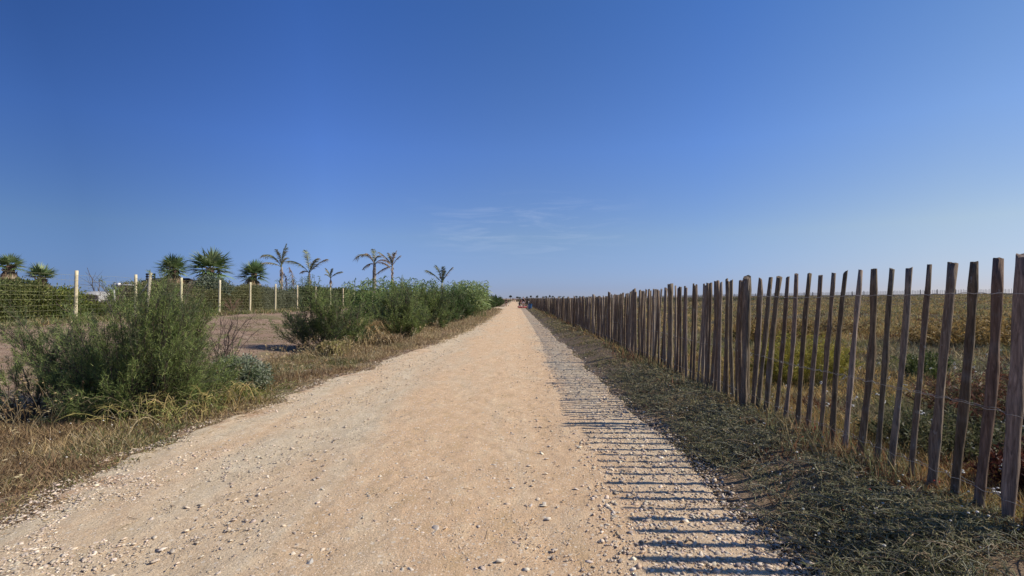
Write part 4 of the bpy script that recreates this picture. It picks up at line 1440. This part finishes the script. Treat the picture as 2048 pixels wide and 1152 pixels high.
dry_frond(588, 533, 568, 37, -.45, 'tan dead palm frond arching up between the first two feather palms')

# ------------------------------------------------------------------ things behind the hedge at left
x_, y_ = -18.6, 22.4
o = empty('water_tank', (x_, y_, 1.2), 'pale grey rounded tank showing above the hedge left of the white pipe', 'tank')
g = Geo()
nseg = 16
prof = [(0, .62), (.25, .60), (.42, .52), (.50, .38), (.52, .0), (.5, -.3)]
vv, qq = [], []
for k in range(9):
    yk = (k / 8 - .5) * 1.3
    sc2 = (1 - (abs(k / 8 - .5) * 2) ** 6 * .25)
    for (a_, b_) in [(-p[0], p[1]) for p in prof[::-1]] + [(p[0], p[1]) for p in prof[1:]]:
        vv.append((a_ * sc2 * 1.05, yk, b_ * sc2 * .85))
w_ = 11
for k in range(8):
    for j in range(w_ - 1):
        qq.append((k * w_ + j, k * w_ + j + 1, (k + 1) * w_ + j + 1, (k + 1) * w_ + j))
tr = []
for k, rev in ((0, False), (8, True)):
    for j in range(1, w_ - 1):
        t_ = (k * w_, k * w_ + j, k * w_ + j + 1)
        tr.append(t_ if not rev else t_[::-1])
g.add(vv, qq, tr, (.42, .41, .39))
g.build('shell', M_PVC, o, smooth=False)
g = Geo()
tubes(g, np.array([[[-.45, -.66, .34], [0, -.67, .38], [.45, -.66, .34]]]), .02, 6, (.30, .29, .28), cap=True)
g.build('handle', M_PVC, o)
g = Geo()
th = np.linspace(0, math.pi * .5, 7)
P = [(0, 0, -.75), (0, 0, -.1)] + [(.13 - .13 * math.cos(a_), 0, .13 * math.sin(a_) - .02) for a_ in th] + [(.22, 0, .11)]
tubes(g, np.array([P]), .058, 12, (.74, .72, .68), cap=True)
tubes(g, np.array([[[.20, 0, .10], [.5, 0, .09], [.86, .05, .085]]]), .022, 8, (.62, .60, .55), cap=True)
tubes(g, np.array([[[.15, 0, .11], [.25, 0, .11]]]), .07, 12, (.70, .68, .64), cap=True)
x_, y_ = (224 - 1030) / F * 21.5, 21.5
tag(g.build('white_pipe', M_PVC, None, origin=(x_, y_, 1.4 + (597 - 574) / F * y_), local=True), 'white bent pipe with a thin side arm above the hedge by the tank', 'pipe')
# leaning stake with brace
x_, y_ = (292 - 1030) / F * 22, 22.0
zb = float(gh(x_, y_))
o = empty('leaning_stake', (x_, y_, zb), 'grey wooden stake leaning right with a diagonal brace behind the wire fence', 'stake')
g = Geo()
tubes(g, np.array([[[-.06, 0, -.1], [.02, 0, .8], [.11, .02, 1.4 + (597 - 545) / F * y_ - zb]]]), .062, 10, (.38, .33, .24), cap=True)
g.build('pole', M_CREAM, o)
g = Geo()
tubes(g, np.array([[[-.75, .1, .55], [-.32, .05, 1.05], [.06, 0, 1.55]]]), .038, 8, (.34, .30, .22), cap=True)
g.build('brace', M_CREAM, o)
# slatted crate-like screen
x_, y_ = (297 - 1030) / F * 27, 27.0
zt = 1.4 + (597 - 546) / F * y_
o = empty('slatted_screen', (x_, y_, zt - 1.9), 'small dark slatted screen showing left of the compact fan palm', 'screen')
for k in range(7):
    g = Geo()
    box(g, (0, 0, 1.9 - .06 - k * .13), (.50, .03, .075), (.085, .08, .075))
    g.build('slat', M_WOOD, o)
for s_ in (-.21, .21):
    g = Geo()
    box(g, (s_, .04, .94), (.05, .045, 1.9), (.07, .065, .06))
    g.build('upright', M_WOOD, o)
# brown cabin behind the compact fan palm
x_, y_ = (338 - 1030) / F * 31, 31.0
zt = 1.4 + (597 - 556) / F * y_
zb = float(gh(x_, y_))
o = empty('wooden_cabin', (x_, y_, zb), 'low reddish-brown wooden cabin behind the compact fan palm', 'cabin')
H = zt - zb
g = Geo()
for k in range(9):
    box(g, (0, 0, (H - .2) * (k + .5) / 9), (2.0, 1.5, (H - .2) / 9 - .012), tuple(palette([(.17, .085, .06)], 1, .1)[0]))
box(g, (0, 0, (H - .2) / 2), (1.97, 1.47, H - .2), (.06, .035, .03))
g.build('wall', M_WOOD, o)
g = Geo()
v = [(-1.15, -.9, H - .22), (1.15, -.9, H - .22), (1.15, 0, H), (-1.15, 0, H), (-1.15, .9, H - .22), (1.15, .9, H - .22),
     (-1.15, -.9, H - .30), (1.15, -.9, H - .30), (1.15, 0, H - .08), (-1.15, 0, H - .08), (-1.15, .9, H - .30), (1.15, .9, H - .30)]
g.add(v, [(0, 1, 2, 3), (3, 2, 5, 4), (7, 6, 9, 8), (8, 9, 10, 11), (0, 6, 7, 1), (4, 5, 11, 10), (1, 7, 8, 2), (2, 8, 11, 5), (0, 3, 9, 6), (3, 4, 10, 9)], None, (.12, .09, .08))
g.build('roof', M_WOOD, o)
g = Geo()
box(g, (.35, -.765, .85), (.7, .03, 1.5), (.11, .06, .045))
g.build('door', M_WOOD, o)

# ------------------------------------------------------------------ distant trees along the skyline
def far_tree(u, vtop, dist, wpx, label, vb=598.5, trunk=True):
    x0 = (u - 1030) / F * dist
    z0 = min(float(gh(x0, dist)), CAMZ - (vb - 597) / F * dist)
    H = CAMZ + (597 - vtop) / F * dist - z0
    W = wpx / F * dist / 2
    root = empty('distant_tree', (x0, dist, z0), label, 'tree', 'small trees along the skyline')
    g = Geo()
    t = np.linspace(0, 1, 6)
    tubes(g, np.stack([.08 * W * np.sin(t * 4), 0 * t, H * .7 * t], -1)[None], (np.linspace(.16, .06, 6) * H / 4)[None], 6, (.12, .10, .08), cap=True)
    for k in range(4):
        a_ = random.random() * 6.28
        tubes(g, np.array([[[0, 0, H * .4], [math.cos(a_) * W * .4, math.sin(a_) * W * .4, H * .6], [math.cos(a_) * W * .7, math.sin(a_) * W * .7, H * .8]]]), np.array([[.05, .04, .02]]) * H / 4, 5, (.12, .10, .08))
    g.build('trunk', M_TWIG, root)
    g = Geo()
    for k in range(4):
        leafy(g, (random.gauss(0, W * .35), random.gauss(0, W * .35), H * random.uniform(.55, .78)), (W * .65, W * .65, H * .24), 14, 18, H * .07, H * .035, [(.12, .13, .10), (.15, .155, .125), (.10, .105, .085)], .45)
    g.build('crown', M_LEAF, root)
ft = [(1021, 590, 330, 5, 'thin lone skyline tree directly above the far walkers'), (1034, 592, 340, 5, 'small dark skyline tree just left of the standing woman'),
      (1040, 593, 345, 6, 'low skyline tree hidden partly by the standing woman'), (1054, 592.5, 345, 6, 'low skyline tree just right of the standing woman'),
      (1062, 590, 330, 5, 'slim skyline tree above the blue bin'), (1074, 590, 320, 6, 'broad dark skyline tree, second right of the blue bin'),
      (1086, 592, 320, 7, 'rounded skyline tree, left one of a close pair'), (1093, 592, 320, 5, 'rounded skyline tree, right one of a close pair'),
      (1100, 590, 310, 5, 'tall dark skyline tree just right of the close pair'), (1106, 591, 330, 4, 'very thin pale skyline tree right of the close pair'),
      (1119, 592, 320, 6, 'skyline tree above the fence where the pickets merge, left of three'), (1127, 592, 330, 5, 'skyline tree above the fence where the pickets merge, middle of three'),
      (1153, 591.5, 320, 6, 'skyline tree just right of the taller distant post'), (1160, 592.5, 320, 5, 'skyline tree above the pickets, second right of the taller distant post')]
for (u, vt, d_, w_, lab) in ft:
    far_tree(u, vt, d_, w_, lab, vb=599)
for (u, vt, w_, lab) in ((1168, 592, 10, 'wide flat skyline thicket right of the taller distant post'), (1178, 592.5, 12, 'faint low skyline thicket above the pickets'), (1195, 593, 14, 'palest low skyline thicket, farthest to the right')):
    far_tree(u, vt, 420, w_, lab, vb=600)
# low scrub on the far ground
g = Geo()
n = 5200
y = rng.uniform(90, 420, n)
x = np.where(rng.random(n) < .5, rng.uniform(2.4, 60, n), -3.5 - rng.random(n) * 60)
k = (x > 0) | (y > 60)
x, y = x[k], y[k]
n = len(x)
tufts(g, x, y, 26, .35 + .5 * fnoise(x, y, .05, 111), .10, palette([(.10, .10, .05), (.14, .12, .06), (.08, .09, .045), (.22, .17, .09)], n, .15), .9, .5)
tag(g.build('far_scrub', M_LEAF), kind='stuff')

# ------------------------------------------------------------------ people
def apply_mods(o):
    dg = bpy.context.evaluated_depsgraph_get()
    ev = o.evaluated_get(dg)
    me = bpy.data.meshes.new_from_object(ev)
    o.modifiers.clear()
    o.data = me

def skin_mesh(name, verts, edges, radii, mat, parent, col, sub=1, root=0):
    me = bpy.data.meshes.new(name)
    me.from_pydata([tuple(v) for v in verts], edges, [])
    o = bpy.data.objects.new(name, me)
    COL.objects.link(o)
    o.parent = parent
    sk = o.modifiers.new('skin', 'SKIN')
    sk.use_smooth_shade = True
    for i, r in enumerate(radii):
        sv = me.skin_vertices[0].data[i]
        sv.radius = r if isinstance(r, tuple) else (r, r)
        sv.use_root = (i == root)
    if sub:
        s_ = o.modifiers.new('sub', 'SUBSURF')
        s_.levels = s_.render_levels = sub
    apply_mods(o)
    me = o.data
    a = me.color_attributes.new(name='Col', type='FLOAT_COLOR', domain='POINT')
    a.data.foreach_set('color', np.tile(np.array([*col, 1.0], np.float32), len(me.vertices)))
    me.materials.clear()
    me.materials.append(mat)
    for p in me.polygons:
        p.use_smooth = True
    return o

def person(x, y, H, label, skin=(.42, .26, .18), hair=(.03, .02, .015), longhair=True, top=(.02, .02, .022), bottom=(.02, .02, .022), skirt=False,
           stride=.12, bend=0.0, rz=0.0, arms=((.12, .10), (.12, .05)), toplen=1.0, legs_bare=True, trousers=None):
    """faces +Y of its own frame; H standing height"""
    z0 = float(gh(x, y)) + .01
    root = empty('person', (x, y, z0), label, 'person', None, rz)
    k = H / 1.70
    def T(px, py, pz):           # bend the upper body forward about the hip
        if pz > .90:
            dz = pz - .90
            c_, s_ = math.cos(bend), math.sin(bend)
            return (px * k, (py * c_ + dz * s_) * k, (.90 + dz * c_ - py * s_) * k)
        return (px * k, py * k, pz * k)
    V, E, RD = [], [], []
    def add(p, r, par=None):
        V.append(T(*p))
        RD.append(tuple(q * k for q in r) if isinstance(r, tuple) else r * k)
        if par is not None:
            E.append((par, len(V) - 1))
        return len(V) - 1
    pel = add((0, 0, .93), (.145, .105))
    wai = add((0, 0, 1.08), (.120, .090), pel)
    che = add((0, .01, 1.27), (.150, .105), wai)
    sho = add((0, 0, 1.40), (.110, .075), che)
    nec = add((0, .005, 1.475), .052, sho)
    hd0 = add((0, .015, 1.535), (.062, .072), nec)
    hd1 = add((0, .012, 1.60), (.076, .092), hd0)
    hd2 = add((0, .0, 1.655), (.060, .075), hd1)
    for s in (-1, 1):
        ay, ax = arms[0 if s < 0 else 1]
        a1 = add((s * .185, 0, 1.385), .048, sho)
        a2 = add((s * (.215 + ax * .4), -.02 + ay * .2, 1.12), .038, a1)
        a3 = add((s * (.22 + ax), .04 + ay, .90 + abs(ay) * .25), .026, a2)
        pm = add((s * (.222 + ax), .055 + ay * 1.1, .835 + abs(ay) * .25), (.022, .034), a3)
        for f in range(4):
            fy = (f - 1.5) * .020
            f1 = add((s * (.222 + ax), .06 + ay * 1.1 + fy, .785 + abs(ay) * .25), .0095, pm)
            add((s * (.214 + ax), .068 + ay * 1.1 + fy, .745 + abs(ay) * .25 + abs(f - 1.3) * .006), .008, f1)
        t1 = add((s * (.212 + ax), .098 + ay * 1.1, .825 + abs(ay) * .25), .010, pm)
        add((s * (.205 + ax), .112 + ay * 1.1, .79 + abs(ay) * .25), .0085, t1)
        l1 = add((s * .085, .0, .82), .088, pel)
        kn = add((s * .09, s * stride * .5 + .015, .47), .055, l1)
        an = add((s * .09, s * stride, .09), .036, kn)
        hl = add((s * .09, s * stride - .02, .035), .036, an)
        add((s * .095, s * stride + .14, .025), .028, hl)
    skin_mesh('body', V, E, RD, M_SKIN, root, skin, 1)
    # face: nose, eyes, mouth, ears as one small mesh
    g = Geo()
    def hp(px, py, pz): return T(px, py, pz)
    fc = np.array(skin) * .9
    for (p, s_, c_) in (((0, .108, 1.585), (.011, .016, .020), fc), ((-.083, .0, 1.585), (.009, .016, .026), fc), ((.083, .0, 1.585), (.009, .016, .026), fc),
                        ((-.030, .092, 1.605), (.012, .006, .006), (.02, .015, .01)), ((.030, .092, 1.605), (.012, .006, .006), (.02, .015, .01)), ((0, .094, 1.548), (.022, .006, .006), (.30, .10, .08))):
        g.add(ICO_V * np.array(s_) * k + np.array(hp(*p)), None, ICO_T, c_)
    g.build('face', M_SKIN, root, smooth=True)
    # hair
    g = Geo()
    th = np.linspace(0, math.pi, 13)[:, None]
    ph_ = np.arange(20)[None] / 20 * 2 * math.pi
    sx_, sy_, sz_ = np.sin(th) * np.cos(ph_), np.sin(th) * np.sin(ph_), np.cos(th) + 0 * ph_
    pull = 1 - .30 * sstep(sy_, .15, .6) * sstep(-sz_, -.45, .1)
    hx, hy, hz = sx_ * .090 * pull, -.014 + sy_ * .104 * pull, 1.622 + sz_ * .098 * pull
    vv_ = np.array([T(a_, b_, c_) for a_, b_, c_ in zip(hx.ravel(), hy.ravel(), hz.ravel())])
    qq_ = [(i * 20 + j, (i + 1) * 20 + j, (i + 1) * 20 + (j + 1) % 20, i * 20 + (j + 1) % 20) for i in range(12) for j in range(20)]
    g.add(vv_, qq_, None, hair)
    if longhair:
        tail = np.array([T(0, -.085, 1.64), T(0, -.125, 1.58), T(0, -.125, 1.50), T(0, -.11, 1.42), T(0, -.105, 1.36)])
        tubes(g, tail[None], (np.array([[.030, .042, .040, .032, .010]]) * k), 10, hair, cap=True)
    g.build('hair', M_CLOTH, root, smooth=True)
    # top
    tv = [T(0, 0, .97), T(0, 0, 1.10), T(0, .01, 1.27), T(0, 0, 1.385)]
    tr_ = [(.150 * k, .115 * k), (.146 * k, .114 * k), (.182 * k, .136 * k), (.145 * k, .104 * k)]
    te = [(0, 1), (1, 2), (2, 3)]
    for s in (-1, 1):
        tv.append(T(s * .165, 0, 1.375)); tr_.append((.070 * k, .070 * k)); te.append((3, len(tv) - 1))
    skin_mesh('top', tv, te, tr_, M_CLOTH, root, top, 1)
    # bottoms
    bv_ = [T(0, 0, 1.03), T(0, 0, .92)]
    br = [(.134 * k, .102 * k), (.158 * k, .122 * k)]
    be = [(0, 1)]
    leg_end = .10 if trousers else .69
    for s in (-1, 1):
        bv_.append(T(s * .085, 0, .82)); br.append((.102 * k, .102 * k)); be.append((1, len(bv_) - 1))
        if trousers:
            bv_.append(T(s * .09, s * stride * .5 + .012, .47)); br.append((.072 * k, .072 * k)); be.append((len(bv_) - 2, len(bv_) - 1))
        bv_.append(T(s * .09, s * stride * (.95 if trousers else .32) , leg_end)); br.append(((.056 if trousers else .098) * k,) * 2); be.append((len(bv_) - 2, len(bv_) - 1))
    skin_mesh('trousers' if trousers else 'shorts', bv_, be, br, M_CLOTH, root, bottom, 1)
    return root

px_, py_ = at(1046.5, 617.0)
person(px_, py_, 1.62, 'woman in a black top and pale pink shorts standing by the red inflatable boat', top=(.015, .015, .018), bottom=(.74, .58, .55), rz=math.pi * .97, arms=((.10, .10), (.12, .08)), skin=(.46, .27, .20))
person(px_ - .50, py_ + 1.6, 1.55, 'person in a red top and dark trousers stooping behind the red boat', top=(.42, .08, .07), bottom=(.05, .03, .035), rz=-1.2, bend=.75, arms=((.25, .0), (.28, .0)), trousers=True, longhair=False)
px2, py2 = at(1012.3, 613.5)
person(px2, py2, 1.42, 'person with long hair in dark shorts walking alone at the left side of the path', top=(.02, .015, .015), bottom=(.012, .012, .014), rz=.3, stride=.2, arms=((-.1, .05), (.25, .06)))
for (u, vf, Hh, tp, bt, lab, rz_) in ((1026, 604.2, 1.70, (.04, .03, .04), (.05, .03, .03), 'farthest walker on the left wearing a dark top, on the path beyond the boat', .1),
                                     (1028.6, 604.0, 1.66, (.40, .26, .24), (.05, .05, .06), 'far walker in a pinkish top beside the dark-topped walker', .1),
                                     (1033, 604.6, 1.72, (.60, .58, .56), (.03, .03, .035), 'far walker in a white top in the middle of the distant group', 3.0),
                                     (1036, 604.0, 1.62, (.02, .02, .025), (.02, .02, .025), 'far walker dressed all in black right of the white-topped one', 3.2)):
    a_, b_ = at(u, vf)
    person(a_, b_, Hh, lab, top=tp, bottom=bt, rz=rz_, stride=.18, trousers=True, longhair=False)

# red inflatable boat
bx_, by_ = at(1044.5, 617.2)
by_ += 1.3
o = empty('inflatable_boat', (bx_ , by_, .02), 'small red inflatable boat with a white floor lying across the path', 'boat')
th = np.linspace(0, 2 * math.pi, 37)
g = Geo()
P = np.stack([.56 * np.sign(np.cos(th)) * np.abs(np.cos(th)) ** .85, .36 * np.sin(th), .15 + .05 * np.abs(np.cos(th)) ** 3], -1)
tubes(g, P[None], .10, 12, (.55, .025, .02), ref=np.broadcast_to(np.array([0, 0, 1.0]), (1, 37, 3)))
g.build('tube', M_PVC, o, smooth=True)
g = Geo()
n = 24
a_ = np.arange(n) / n * 2 * math.pi
v = np.concatenate([np.stack([.50 * np.cos(a_), .32 * np.sin(a_), np.full(n, .10)], -1), [[0, 0, .12]]])
g.add(v, None, [(i, (i + 1) % n, n) for i in range(n)], (.66, .62, .60))
g.build('floor', M_PVC, o)
g = Geo()
tubes(g, np.array([[[.30, -.34, .27], [.30, 0, .29], [.30, .34, .27]]]), .075, 10, (.66, .60, .58), cap=True)
g.build('seat', M_PVC, o)
g = Geo()
tubes(g, np.stack([P[:, 0] * 1.13, P[:, 1] * 1.28, P[:, 2] + .05], -1)[None], .012, 5, (.65, .6, .58))
g.build('grab_rope', M_WIRE, o)

# blue bin by the fence
bx_, by_ = at(1060.0, 619.0)
o = empty('litter_bin', (bx_, by_, 0.02), 'blue bin with a dark rim standing where the fence meets the path', 'bin')
g = Geo()
prof = [(.20, .0), (.22, .03), (.25, .35), (.28, .68), (.285, .70)]
k_ = 18
a_ = np.arange(k_) / k_ * 2 * math.pi
vv = np.concatenate([np.stack([r_ * np.cos(a_), r_ * np.sin(a_), np.full(k_, z_)], -1) for r_, z_ in prof])
qq = [(i * k_ + j, i * k_ + (j + 1) % k_, (i + 1) * k_ + (j + 1) % k_, (i + 1) * k_ + j) for i in range(4) for j in range(k_)]
g.add(vv, qq, None, (.05, .14, .30))
g.build('bin_body', M_PVC, o)
g = Geo()
P = np.stack([.29 * np.cos(np.linspace(0, 6.2832, 25)), .29 * np.sin(np.linspace(0, 6.2832, 25)), np.full(25, .72)], -1)
tubes(g, P[None], .03, 8, (.02, .022, .03), ref=np.broadcast_to(np.array([0, 0, 1.0]), (1, 25, 3)))
g.build('rim', M_PVC, o)
g = Geo()
tubes(g, np.array([[[-.16, .1, .66], [-.17, .1, .95], [-.14, .1, 1.05]]]), .03, 8, (.60, .58, .50), cap=True)
g.build('handle', M_PVC, o)
